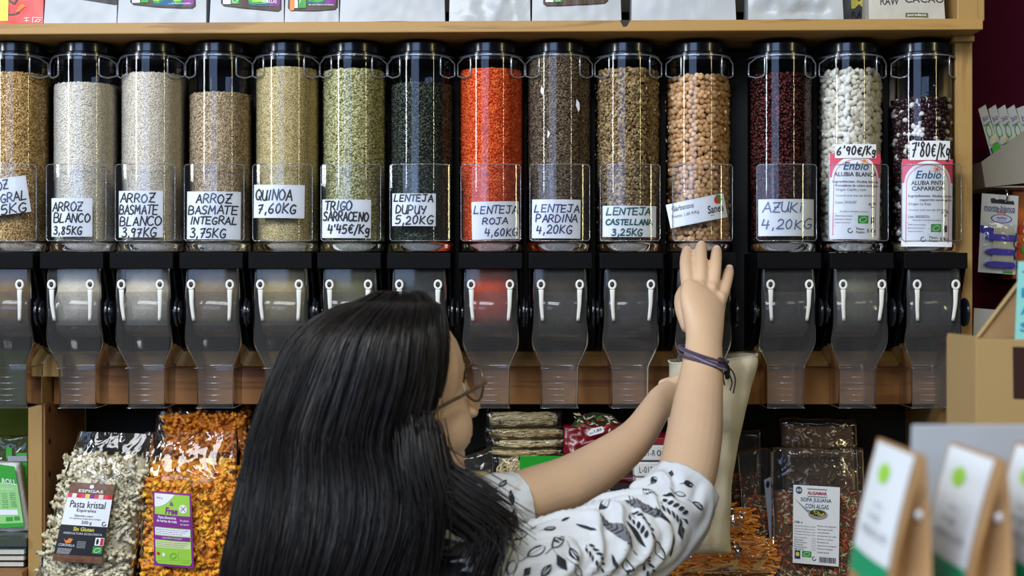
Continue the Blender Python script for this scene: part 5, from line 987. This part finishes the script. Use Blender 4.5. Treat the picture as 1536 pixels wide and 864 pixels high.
for c, rr in (((-.012, 0, .034), (.110, .088, .098)), ((.033, 0, -.035), (.074, .070, .095)), ((.042, 0, -.096), (.060, .056, .042)), ((.082, 0, -.120), (.025, .028, .024)), ((.078, 0, .036), (.022, .044, .022)),
              ((.118, .012, -.036), (.012, .010, .009)), ((.118, -.012, -.036), (.012, .010, .009)), ((.106, 0, -.068), (.013, .028, .007)), ((.103, 0, -.079), (.013, .024, .008)),
              ((.056, .036, -.052), (.040, .034, .046)), ((.056, -.036, -.052), (.040, .034, .046)), ((-.006, .084, -.012), (.018, .008, .030)), ((-.006, -.084, -.012), (.018, .008, .030)), ((-.03, 0, -.07), (.06, .058, .07))):
    ellipsoid(B, HL(*c), AX, rr)
B.tube([HL(.098, 0, .03), HL(.112, 0, .0), HL(.128, 0, -.030), HL(.118, 0, -.042)], [.008, .010, .015, .009], 12)
B.tube([HL(-.03, 0, -.06), P(598, 790, -.635), P(600, 850, -.64)], [.058, .056, .075], 20)
LS = Vector((.88, -.47, 0)).normalized(); DS = Vector((.47, .88, 0)).normalized()
def torso_ring(z, lat, dep, n=36, dx=0): c = Vector((WX+dx, WY, z)); return [c+LS*(lat*math.cos(a))-DS*(dep*math.sin(a)) for a in [2*math.pi*k/n for k in range(n)]]
TR = [(1.47, .06, .06), (1.455, .13, .085), (1.43, .195, .105), (1.38, .205, .118), (1.30, .195, .122), (1.20, .175, .115), (1.08, .155, .10), (.98, .185, .12), (.90, .195, .13)]
B.rings([torso_ring(z, a-.012, b-.012) for z, a, b in TR])
# right arm raised to the dispenser
limb(B, [(982, 792, -.515, .044, .044), (1012, 756, -.485, .046, .046), (1030, 712, -.44, .0475, .046), (1042, 650, -.385, .0465, .043), (1048, 600, -.34, .0425, .037), (1054, 550, -.295, .0375, .030), (1056, 515, -.265, .0345, .025), (1056, 490, -.245, .0385, .024), (1054, 460, -.225, .0455, .022), (1053, 442, -.212, .0430, .018), (1055, 434, -.206, .0370, .012)])
limb(B, [(982, 792, -.515, .046), (930, 826, -.56, .054), (840, 850, -.62, .058), (740, 880, -.67, .066), (690, 900, -.68, .072)])
FINGERS = [[(1033, 440, -.206, .0128), (1030, 412, -.188, .0122), (1029, 390, -.154, .0116), (1031, 377, -.121, .0104)], [(1051, 436, -.206, .0130), (1051, 404, -.184, .0122), (1051, 381, -.149, .0116), (1052, 369, -.117, .0104)],
           [(1068, 438, -.204, .0124), (1072, 408, -.182, .0118), (1074, 388, -.150, .0110), (1075, 376, -.119, .0098)], [(1080, 452, -.206, .0118), (1087, 432, -.188, .0110), (1092, 414, -.160, .0102), (1094, 405, -.132, .0090)],
           [(1034, 488, -.228, .0160), (1024, 464, -.198, .0140), (1022, 446, -.160, .0125), (1027, 434, -.134, .0110)]]
for fg in FINGERS: limb(B, fg, 14, 3)
for x, y, Y_ in ((1032, 434, -.211), (1051, 430, -.212), (1068, 433, -.209), (1081, 447, -.210)): ellipsoid(B, P(x, y, Y_), (Vector((1, 0, 0)), Vector((0, 1, 0)), Vector((0, 0, 1))), (.0105, .008, .012), 12, 8)
# left arm holding the bag
limb(B, [(742, 764, -.50, .040), (795, 745, -.455, .0455), (857, 724, -.40, .045), (923, 682, -.33, .0375), (957, 652, -.28, .0315), (978, 622, -.225, .0285, .026), (990, 605, -.188, .029, .021), (1002, 593, -.162, .026, .017), (1013, 588, -.146, .019, .013)])
limb(B, [(742, 764, -.50, .040), (680, 790, -.53, .052), (600, 825, -.57, .058), (520, 860, -.59, .066)])
for fg in ([(998, 592, -.150, .0125), (1012, 590, -.142, .012), (1028, 592, -.138, .0115), (1036, 598, -.136, .010)], [(996, 578, -.145, .0125), (1010, 574, -.138, .012), (1026, 576, -.135, .0115), (1034, 582, -.133, .010)],
           [(1000, 604, -.155, .012), (1014, 606, -.145, .0115), (1028, 608, -.138, .011), (1035, 612, -.135, .0098)], [(1000, 614, -.165, .011), (1012, 620, -.150, .0105), (1024, 622, -.140, .010), (1030, 625, -.136, .009)],
           [(990, 592, -.165, .015), (1002, 582, -.150, .0135), (1016, 572, -.142, .0125), (1026, 567, -.138, .011)]): limb(B, fg, 12, 3)
body = B.build('body', M_SKIN, wm, smooth=True)
md = body.modifiers.new('remesh', 'REMESH'); md.mode = 'VOXEL'; md.voxel_size = .0024; md.use_smooth_shade = True
md = body.modifiers.new('smooth', 'SMOOTH'); md.factor = .6; md.iterations = 6
wo = (WX, WY, 0)
for (fg, d) in ((FINGERS[0], 0), (FINGERS[1], 0), (FINGERS[2], 0), (FINGERS[3], 0)):
    a, b = P(*fg[-1][:3]), P(*fg[-2][:3]); t_ = (a-b).normalized(); n_ = Vector((0, -.45, 1)).normalized(); n_ = (n_-t_*n_.dot(t_)).normalized(); l_ = t_.cross(n_); m_ = MB(); ellipsoid(m_, a+n_*.0068-t_*.001, (t_, l_, n_), (.0075, .0062, .0034), 14, 8); m_.build('fingernail', M_NAIL, wm, smooth=True)
for sd in (1, -1):
    m_ = MB(); ellipsoid(m_, HL(.080, sd*.032, .004), AX, (.0115, .0115, .0115)); ey = m_.build('eye', mat('eye_white', (.7, .68, .64), .2), wm, smooth=True)
    m_ = MB(); ellipsoid(m_, HL(.0880, sd*.032, .002), AX, (.0045, .0065, .0065)); m_.build('iris', mat('brown_iris', (.04, .02, .01), .2), ey, smooth=True, off=wo)
# glasses
M_TORT = mat('tortoiseshell_frame', (.09, .055, .03), .25, var=.8, vscale=110, coat=.4)
g = MB()
for sd in (1, -1):
    c = HL(.110, sd*.037, .012); ring = [c+r_*(sd*0+.0250*math.cos(a))+u_*(.0275*math.sin(a)*(1 if math.sin(a) > 0 else 1.05)) + f_*(-.006*abs(math.cos(a))) for a in [2*math.pi*k/28 for k in range(28)]]
    g.tube(ring, .0021, 8, closed=True)
g.tube([HL(.110, -.009, .016), HL(.116, 0, .020), HL(.110, .009, .016)], .002, 8)
gl = g.build('spectacle_frame', M_TORT, wm, smooth=True)
for sd in (1, -1): MB().tube(catmull([HL(.106, sd*.065, .014), HL(.098, sd*.073, .013), HL(.06, sd*.083, .002), HL(.0, sd*.094, -.016), HL(-.03, sd*.095, -.03)], 4), .0030, 8).build('temple_arm', M_TORT, gl, smooth=True, off=wo)
for sd in (1, -1):
    c = HL(.109, sd*.037, .012); MB().add([c+r_*(.0240*math.cos(a))+u_*(.0265*math.sin(a)) for a in [2*math.pi*k/28 for k in range(28)]], [tuple(range(28))]).build('lens', film('spectacle_lens', tint=(.96, .95, .92), base=.0), gl, off=wo)
# hair
HR = [(447, 604, 8, -.615, .012), (449, 600, 32, -.617, .045), (455, 588, 62, -.62, .085), (468, 577, 81, -.622, .118), (490, 563, 101, -.625, .140), (520, 552, 115, -.628, .150), (560, 541, 124, -.632, .152), (600, 528, 128, -.638, .148), (650, 514, 131, -.648, .138), (700, 516, 146, -.660, .128), (750, 513, 154, -.676, .122), (800, 503, 154, -.692, .114), (864, 484, 146, -.704, .104), (950, 465, 128, -.710, .09), (1060, 458, 110, -.712, .07), (1140, 452, 70, -.712, .04)]
HD = np.array(catmull(HR, 6)); NH = len(HD)
def H(th, t, off=0.0, wav=True):
    x = t*(NH-1); i = min(int(x), NH-2); k = x-i; a = HD[i]*(1-k)+HD[i+1]*k
    s = s_(a[3]); cx, cz = (a[1]-768)*s, CZ+(432-a[0])*s; hw, hd = a[2]*s, a[4]
    nn = (.010*noise.noise(Vector((math.cos(th)*3.2, math.sin(th)*3.2, t*1.6)))+.005*noise.noise(Vector((math.cos(th)*14, math.sin(th)*14, t*2)))) if wav else 0
    nn *= min(1, t*4)
    return Vector((cx+(hw+nn+off)*math.cos(th), a[3]+(hd+nn+off)*math.sin(th), cz+(off*1.5 if t < .08 else 0)))
n = 96; m_ = MB(); m_.rings([[H(2*math.pi*i/n, j/70) for i in range(n)] for j in range(71)])
hair = m_.build('hair', M_HAIR, wm, smooth=True)
rnd = random.Random(11); m_ = MB()
for k in range(2700):
    th = rnd.uniform(math.pi*.90, math.pi*2.14); t0 = rnd.random()**2*.25; t1 = rnd.uniform(.72, 1.0); off = rnd.uniform(.0005, .0055); ph = rnd.random()*9; dr = rnd.gauss(0, .10); npt = 20; pts = []
    for j in range(npt):
        v = j/(npt-1); t = t0+(t1-t0)*v; p = H(th+dr*v+.022*math.sin(v*7+ph), t, off+.0025*math.sin(v*9+ph*2)); pts.append(p)
    r0 = rnd.uniform(.0005, .0011); m_.tube(pts, [r0*min(1, .3+j*.3)*(1 if j < npt-3 else .6) for j in range(npt)], 3, mi=1 if rnd.random() < .35 else 0)
# hair falling forward under the chin and over the shoulder
LK = [[(640, 640, -.72), (652, 700, -.72), (690, 738, -.735), (752, 786, -.745), (770, 800, -.742)], [(635, 660, -.74), (650, 725, -.75), (688, 765, -.76), (735, 806, -.765), (722, 850, -.768), (700, 900, -.765)], [(625, 640, -.755), (632, 700, -.775), (645, 760, -.785), (640, 820, -.79), (622, 900, -.79)], [(640, 650, -.68), (665, 712, -.67), (705, 735, -.67), (745, 765, -.69), (765, 790, -.70)]]
for k in range(800):
    L = LK[rnd.choice((0, 0, 1, 1, 2, 2, 3))]; jx, jy, jz = rnd.gauss(0, 13), rnd.gauss(0, 13), rnd.gauss(0, .012); sp = rnd.uniform(.5, 1.3)
    pts = catmull([(*P(p[0]+jx*(.9+.1*q)+rnd.gauss(0, 1.5), p[1]+jy*(.7+.2*q)*sp, p[2]+jz),) for q, p in enumerate(L)], 5)
    cut = rnd.randint(len(pts)-8, len(pts)); pts = pts[:cut]; r0 = rnd.uniform(.0006, .0013); m_.tube(pts, [r0*(1 if j < len(pts)-4 else .5) for j in range(len(pts))], 3, mi=1 if rnd.random() < .4 else 0)
st = m_.build('hair_strands', [M_HAIR, M_HAIR2], hair, smooth=True, off=wo); st['kind'] = 'stuff'
m_ = MB(); limb(m_, [(625, 640, -.70, .03), (645, 700, -.70, .032), (672, 745, -.715, .034), (705, 785, -.73, .026), (722, 806, -.735, .010)], 16);
m_.build('front_lock', M_HAIR, hair, smooth=True, off=wo)
# blouse, sleeves
def wrap_path(pts, sub=10): return np.array(catmull([(*P(p[0], p[1], p[2]), p[3]) for p in pts], sub))
def sleeveS(pts, seed, folds, amp):
    A = wrap_path(pts); n_ = len(A); T = np.gradient(A[:, :3], axis=0); T /= np.linalg.norm(T, axis=1)[:, None]
    seg = np.linalg.norm(np.diff(A[:, :3], axis=0), axis=1); cum = np.concatenate([[0], np.cumsum(seg)]); Lh = cum[-1]
    def S(s, th, off=0.0):   # s metres from the cuff, th angle (0 faces the camera)
        s = min(max(s, 0), Lh); i = min(max(int(np.searchsorted(cum, s))-1, 0), n_-2); k = (s-cum[i])/(cum[i+1]-cum[i]); a = A[i]*(1-k)+A[i+1]*k; t = Vector(T[i]*(1-k)+T[i+1]*k).normalized()
        N = Vector((0, -1, 0)); N = (N-t*N.dot(t)).normalized(); Bn = t.cross(N)
        e = min(1, s/.03); tw = .9*noise.noise(Vector((math.cos(th)*1.1+seed, math.sin(th)*1.1, s*5)))
        ph = s*folds+tw*2.2+.9*math.cos(th-.6)
        w_ = math.sin(ph*2*math.pi); w2 = (max(0, w_)**1.0-.35)*amp*e+.25*amp*math.sin(ph*4.6+th*2)*e+.004*noise.noise(Vector((math.cos(th)*3, math.sin(th)*3, s*22+seed)))
        r = a[3]+w2+off; return Vector(a[:3])+N*(math.cos(th)*r)+Bn*(math.sin(th)*r)
    return S, Lh
def sleeve(name, pts, seed, folds, amp, blouse):
    S, Lh = sleeveS(pts, seed, folds, amp); ns, nn_ = 150, 80; m_ = MB()
    rs = [[S(.012, 2*math.pi*k/nn_, -.006) for k in range(nn_)], [S(0.001, 2*math.pi*k/nn_, -.003) for k in range(nn_)]]+[[S(Lh*j/ns, 2*math.pi*k/nn_) for k in range(nn_)] for j in range(ns+1)]
    m_.rings(rs, True, False, True); o = m_.build(name, M_FABRIC, blouse, smooth=True, off=wo); return o, S, Lh
bm = MB(); bm.rings([torso_ring(z, a, b) for z, a, b in TR]); blouse = bm.build('blouse', M_FABRIC, wm, smooth=True)
RSL, SR, LR = sleeve('right_sleeve' if False else 'sleeve', [(1026, 731, -.455, .0585), (1006, 766, -.485, .064), (966, 801, -.525, .071), (905, 826, -.57, .071), (845, 845, -.61, .070), (785, 866, -.65, .073), (725, 895, -.675, .082), (690, 910, -.68, .085)], 3, 15, .008, blouse)
LSL, SL, LL = sleeve('sleeve', [(778, 753, -.475, .0500), (735, 766, -.50, .051), (680, 790, -.53, .057), (600, 825, -.57, .063), (520, 855, -.59, .070)], 8, 12, .005, blouse)
def px_of(p): d = p.y-CY; return (768+p.x*F/d, 432-(p.z-CZ)*F/d)
def locate(S, Lh, px, py):
    best = None
    for i in range(61):
        for j in range(41):
            s, th = Lh*i/60, -1.7+3.4*j/40; q = px_of(S(s, th)); d = (q[0]-px)**2+(q[1]-py)**2
            if best is None or d < best[0]: best = (d, s, th)
    return best[1:]
def motif(mb, S, s0, th0, r, kind, size, ang):
    """size metres; ang degrees on screen-ish (0 along the sleeve)"""
    ca, sa = math.cos(math.radians(ang)), math.sin(math.radians(ang))
    def M(x, y, off): x *= size; y *= size; return S(s0+x*ca-y*sa, th0+(x*sa+y*ca)/r, .0018+off)
    def pl(pts, o, mi=0): mb.add([M(x, y, o) for x, y in pts], [tuple(range(len(pts)))], mi)
    def leaf(cx, cy, L, w, a, o, mi=0):
        c_, s2 = math.cos(a), math.sin(a); n_ = 10 if L*size > .012 else 5; top = []; bot = []
        for k in range(n_+1):
            u = -1+2*k/n_; h = w*math.cos(u*math.pi/2)**.8 if abs(u) < .999 else 0
            top.append((cx+(u*L)*c_-h*s2, cy+(u*L)*s2+h*c_)); bot.append((cx+(u*L)*c_+h*s2, cy+(u*L)*s2-h*c_))
        nw = 4 if L*size > .012 else 1; lerp = lambda p, q, w: (p[0]+(q[0]-p[0])*w, p[1]+(q[1]-p[1])*w)
        for k in range(n_):
            for w in range(nw): pl([lerp(bot[k], top[k], w/nw), lerp(bot[k+1], top[k+1], w/nw), lerp(bot[k+1], top[k+1], (w+1)/nw), lerp(bot[k], top[k], (w+1)/nw)], o, mi)
    if kind == 'feather':
        leaf(0, 0, .5, .13, 0, 0, 1)
        pl([(-.5, -.012), (.66, -.010), (.66, .010), (-.5, .012)], .0005)
        for k in range(8):
            x = -.36+.1*k
            for sg in (-1, 1): pl([(x, 0), (x+.025, 0), (x-.06, sg*.12), (x-.085, sg*.12)], .0004)
    elif kind == 'blade': leaf(0, 0, .5, .10, 0, 0)
    elif kind == 'tulip': leaf(0, 0, .5, .24, 0, 0); leaf(0, .05, .36, .035, .1, .0004, 2); pl([(-.9, -.015), (-.45, -.02), (-.45, .02), (-.9, .015)], .0002); leaf(-.02, -.1, .3, .02, -.1, .0004, 2)
    elif kind == 'outline':
        leaf(0, 0, .5, .24, 0, 0); leaf(0, .02, .42, .17, 0, .0004, 2); pl([(-.4, -.012), (.35, -.012), (.35, .02), (-.4, .02)], .0007, 1); pl([(-1, -.015), (-.45, -.02), (-.45, .02), (-1, .015)], .0002)
    elif kind == 'diamond': pl([(-.5, 0), (0, -.32), (.5, 0), (0, .32)], 0); pl([(-.3, -.02), (.3, -.02), (.3, .02), (-.3, .02)], .0004, 1); pl([(-.9, -.012), (-.4, -.012), (-.4, .012), (-.9, .012)], 0)
    elif kind == 'sprig':
        pl([(-.55, -.015), (.55, -.015), (.55, .015), (-.55, .015)], 0)
        for k in range(5):
            for sg in (-1, 1): leaf(-.4+.2*k, sg*.16, .13, .055, sg*.7, .0002)
        leaf(.6, 0, .12, .05, 0, .0002)
pm = MB()
MO = [(931, 797, 'feather', 66, -64), (967, 765, 'feather', 62, -60), (1012, 763, 'sprig', 44, -70), (962, 786, 'sprig', 40, -75), (1031, 727, 'tulip', 22, -60), (1046, 757, 'tulip', 22, -75), (1022, 742, 'outline', 20, -60), (843, 843, 'diamond', 24, -80), (1022, 799, 'diamond', 22, 70), (1007, 712, 'diamond', 14, 10),
      (820, 853, 'tulip', 20, 40), (862, 829, 'tulip', 22, -80), (835, 811, 'outline', 26, 30), (803, 829, 'outline', 26, 20), (777, 804, 'outline', 22, 10), (824, 791, 'tulip', 20, 0), (768, 851, 'outline', 22, 40), (955, 800, 'blade', 46, -75), (922, 848, 'blade', 28, -85), (944, 850, 'outline', 26, -80), (987, 826, 'outline', 28, -80), (971, 853, 'sprig', 30, -80), (1006, 818, 'blade', 30, 70),
      (944, 753, 'blade', 14, -60), (991, 770, 'blade', 42, -65), (748, 822, 'sprig', 26, 20), (890, 835, 'sprig', 36, -70), (880, 790, 'blade', 30, -60), (905, 760, 'outline', 20, -10), (983, 722, 'outline', 18, -20), (868, 856, 'outline', 24, -60), (800, 795, 'blade', 16, 20), (1003, 742, 'blade', 26, -50), (975, 738, 'sprig', 22, -55), (845, 780, 'blade', 18, 10), (790, 856, 'diamond', 14, 30)]
for x, y, k, sz, an in MO:
    s0, th0 = locate(SR, LR, x, y); motif(pm, SR, s0, th0, .068, k, sz*.00104, -an if False else 180-an)
pm.build('leaf_print', [M_PRINTB, M_PRINTG, M_FABRIC], RSL, off=wo)
pm = MB()
for x, y, k, sz, an in [(755, 726, 'tulip', 18, 30), (767, 746, 'tulip', 20, 80), (772, 774, 'tulip', 22, 85), (748, 742, 'outline', 18, 80), (730, 748, 'blade', 18, 40), (735, 775, 'outline', 20, 60)]:
    s0, th0 = locate(SL, LL, x, y); motif(pm, SL, s0, th0, .045, k, sz*.00106, 180-an)
pm.build('leaf_print', [M_PRINTB, M_PRINTG, M_FABRIC], LSL, off=wo)
# patterned scarf / waistcoat over the shoulder
m = bpy.data.materials.new('patchwork_print'); m.use_nodes = True; nn, ll = nt(m); b = nn['Principled BSDF']; b.inputs['Roughness'].default_value = .8
tc = nn.new('ShaderNodeTexCoord'); vo = nn.new('ShaderNodeTexVoronoi'); vo.inputs['Scale'].default_value = 22; cr = nn.new('ShaderNodeValToRGB'); cr.color_ramp.interpolation = 'CONSTANT'
E = cr.color_ramp.elements
for k, c in enumerate(((.006, .010, .035), (.01, .04, .16), (.004, .004, .01), (.28, .17, .22), (.012, .012, .03), (.06, .18, .22), (.004, .006, .012), (.18, .22, .24))):
    if k < 2: E[k].position = k*.13; E[k].color = (*c, 1)
    else: e = E.new(k*.125); e.color = (*c, 1)
sx = nn.new('ShaderNodeSeparateColor'); mp = nn.new('ShaderNodeMapping'); mp.inputs['Rotation'].default_value = (0, .5, 0); mp.inputs['Scale'].default_value = (1.5, 1, .7); ll.new(tc.outputs['Object'], mp.inputs[0]); ll.new(mp.outputs[0], vo.inputs['Vector']); ll.new(vo.outputs['Color'], sx.inputs[0]); ll.new(sx.outputs[0], cr.inputs[0])
v2 = nn.new('ShaderNodeTexVoronoi'); v2.inputs['Scale'].default_value = 150; v2.inputs['Randomness'].default_value = .3; ll.new(tc.outputs['Object'], v2.inputs['Vector']); lt = nn.new('ShaderNodeMath'); lt.operation = 'LESS_THAN'; lt.inputs[1].default_value = .30; ll.new(v2.outputs['Distance'], lt.inputs[0])
mx = nn.new('ShaderNodeMix'); mx.data_type = 'RGBA'; mx.blend_type = 'MIX'; ll.new(lt.outputs[0], mx.inputs[0]); ll.new(cr.outputs[0], mx.inputs[6]); mx.inputs[7].default_value = (.008, .008, .015, 1); ll.new(mx.outputs[2], b.inputs['Base Color'])
vm = MB(); rs = []
for z, a, bb in [(1.478, .07, .075), (1.468, .135, .10), (1.448, .175, .122), (1.40, .205, .138), (1.30, .205, .140), (1.15, .185, .130), (1.02, .185, .125)]: rs.append([p+Vector((0, 0, .006*noise.noise(p*18))) + (p-Vector((WX, WY, p.z))).normalized()*.006*noise.noise(p*24) for p in torso_ring(z, a, bb, 48)])
vm.rings(rs, True, False, False).build('waistcoat', m, wm, smooth=True)
# bracelet of cords on the right wrist
M_CORD = mat('mauve_cord', (.09, .06, .13), .8, var=.5, vscale=300, bump=1, bscale=900); M_CORDB = mat('black_cord', (.008, .008, .012), .7)
bc = P(1055, 536, -.292); first = None
for k, (dz, tl, mm) in enumerate(((.006, -.013, M_CORD), (.001, -.016, M_CORD), (-.005, -.012, M_CORD), (-.002, -.019, mat('grey_cord', (.25, .24, .28), .8)))):
    ring = [bc+Vector((.0415*math.cos(a), .0400*math.sin(a), dz+tl*math.cos(a)-.010*math.sin(a)*-.4)) for a in [2*math.pi*q/40 for q in range(40)]]
    o = MB().tube(ring, .0023, 8, closed=True).build('bracelet' if first is None else 'cord', mm, wm if first is None else first, smooth=True, off=wo if first else None)
    first = first or o
k_ = MB(); limb(k_, [(1080, 540, -.322, .005), (1090, 552, -.31, .0055), (1091, 566, -.300, .004)], 10); k_.build('knot', M_CORDB, first, smooth=True, off=wo)
for pts in ([(1088, 548, -.312), (1098, 556, -.308), (1103, 570, -.306), (1100, 590, -.306)], [(1089, 552, -.312), (1094, 562, -.308), (1098, 574, -.306), (1095, 586, -.306)], [(1088, 554, -.312), (1085, 565, -.31), (1087, 578, -.308)]):
    MB().tube(catmull([tuple(P(*p)) for p in pts], 5), .0013, 6).build('cord_end', M_CORDB, first, smooth=True, off=wo)
# trousers and shoes (below the frame)
M_TR = mat('dark_trousers', (.02, .022, .03), .8); tm = MB()
tm.rings([torso_ring(z, a, b) for z, a, b in ((1.03, .17, .115), (.95, .20, .135), (.88, .205, .14), (.82, .19, .13))])
for sg in (-1, 1):
    c = Vector((WX, WY, 0))+LS*(sg*.10); tm.tube([c+Vector((0, 0, .90)), c+Vector((0, 0, .50)), c+Vector((0, 0, .06))], [.10, .072, .055], 20)
tr = tm.build('trousers', M_TR, wm, smooth=True)
for sg in (-1, 1):
    c = Vector((WX, WY, 0))+LS*(sg*.10); sm_ = MB(); ellipsoid(sm_, c+DS*.05+Vector((0, 0, .045)), (DS, LS, Vector((0, 0, 1))), (.145, .05, .045)); ellipsoid(sm_, c+Vector((0, 0, .07)), (DS, LS, Vector((0, 0, 1))), (.055, .045, .065)); sm_.build('shoe', M_BLACK, wm, smooth=True)

# ---------------- cotton bag held under the chickpea spout ----------------
M_CANVAS = mat('cream_canvas', (.66, .60, .45), .9, var=.04, vscale=60, bump=.5, bscale=700)
BG = [(537, 1003, 1135, .082, 5), (552, 1005, 1132, .082, 3), (600, 1004, 1120, .072, 0), (660, 1001, 1108, .058, 0), (720, 1000, 1098, .045, 0), (780, 1003, 1094, .034, 0), (815, 1006, 1094, .022, 0), (829, 1008, 1096, .006, -3)]
BGC = np.array(catmull(BG, 6)); Yb = -.045; m_ = MB(); rs = []; nb = 72
for a in BGC:
    ring = []; t_ = (a[0]-537)/292
    for k in range(nb):
        th = 2*math.pi*k/nb; cx = (a[1]+a[2])/2; hw = (a[2]-a[1])/2; Yc_ = Yb-.03*t_
        c_, s2 = math.cos(th), math.sin(th); ex = .75+.25*t_*0
        p = P(cx+hw*math.copysign(abs(c_)**ex, c_), a[0]-a[4]*c_*1.2*(1 if a[4] > 0 else 0)+3*noise.noise(Vector((th*1.5, 0, 3)))*(1-t_), Yc_+0)
        p.y = Yc_+a[3]*s2+(.018*noise.noise(Vector((p.x*30, p.z*7, 2)))+.012*noise.noise(Vector((p.x*16+p.z*18, p.z*22, 7)))+.003*noise.noise(Vector((p.x*70, p.z*50, 5))))*(1 if a[3] > .01 else .3); ring.append(p)
    rs.append(ring)
m_.rings(rs, True, False, True); a = np.array(m_.v)
cb = thing('cotton_bag', 'open cream cotton bag held under the chickpea spout', 'bag', ((a[:, 0].min()+a[:, 0].max())/2, Yb-.03, a[:, 2].min()))
m_.build('bag_body', M_CANVAS, cb, smooth=True, solid=.0016)
hm = MB(); top = rs[0]; hm.tube([p+Vector((0, 0, 0)) for p in top], .0018, 6, closed=True); hm.build('hem', M_CANVAS, cb, smooth=True)
sm_ = MB(); sm_.tube([Vector(r[0])+Vector((.0006, 0, 0)) for r in rs[1:-1]], .0013, 6); sm_.build('seam', M_CANVAS, cb, smooth=True)
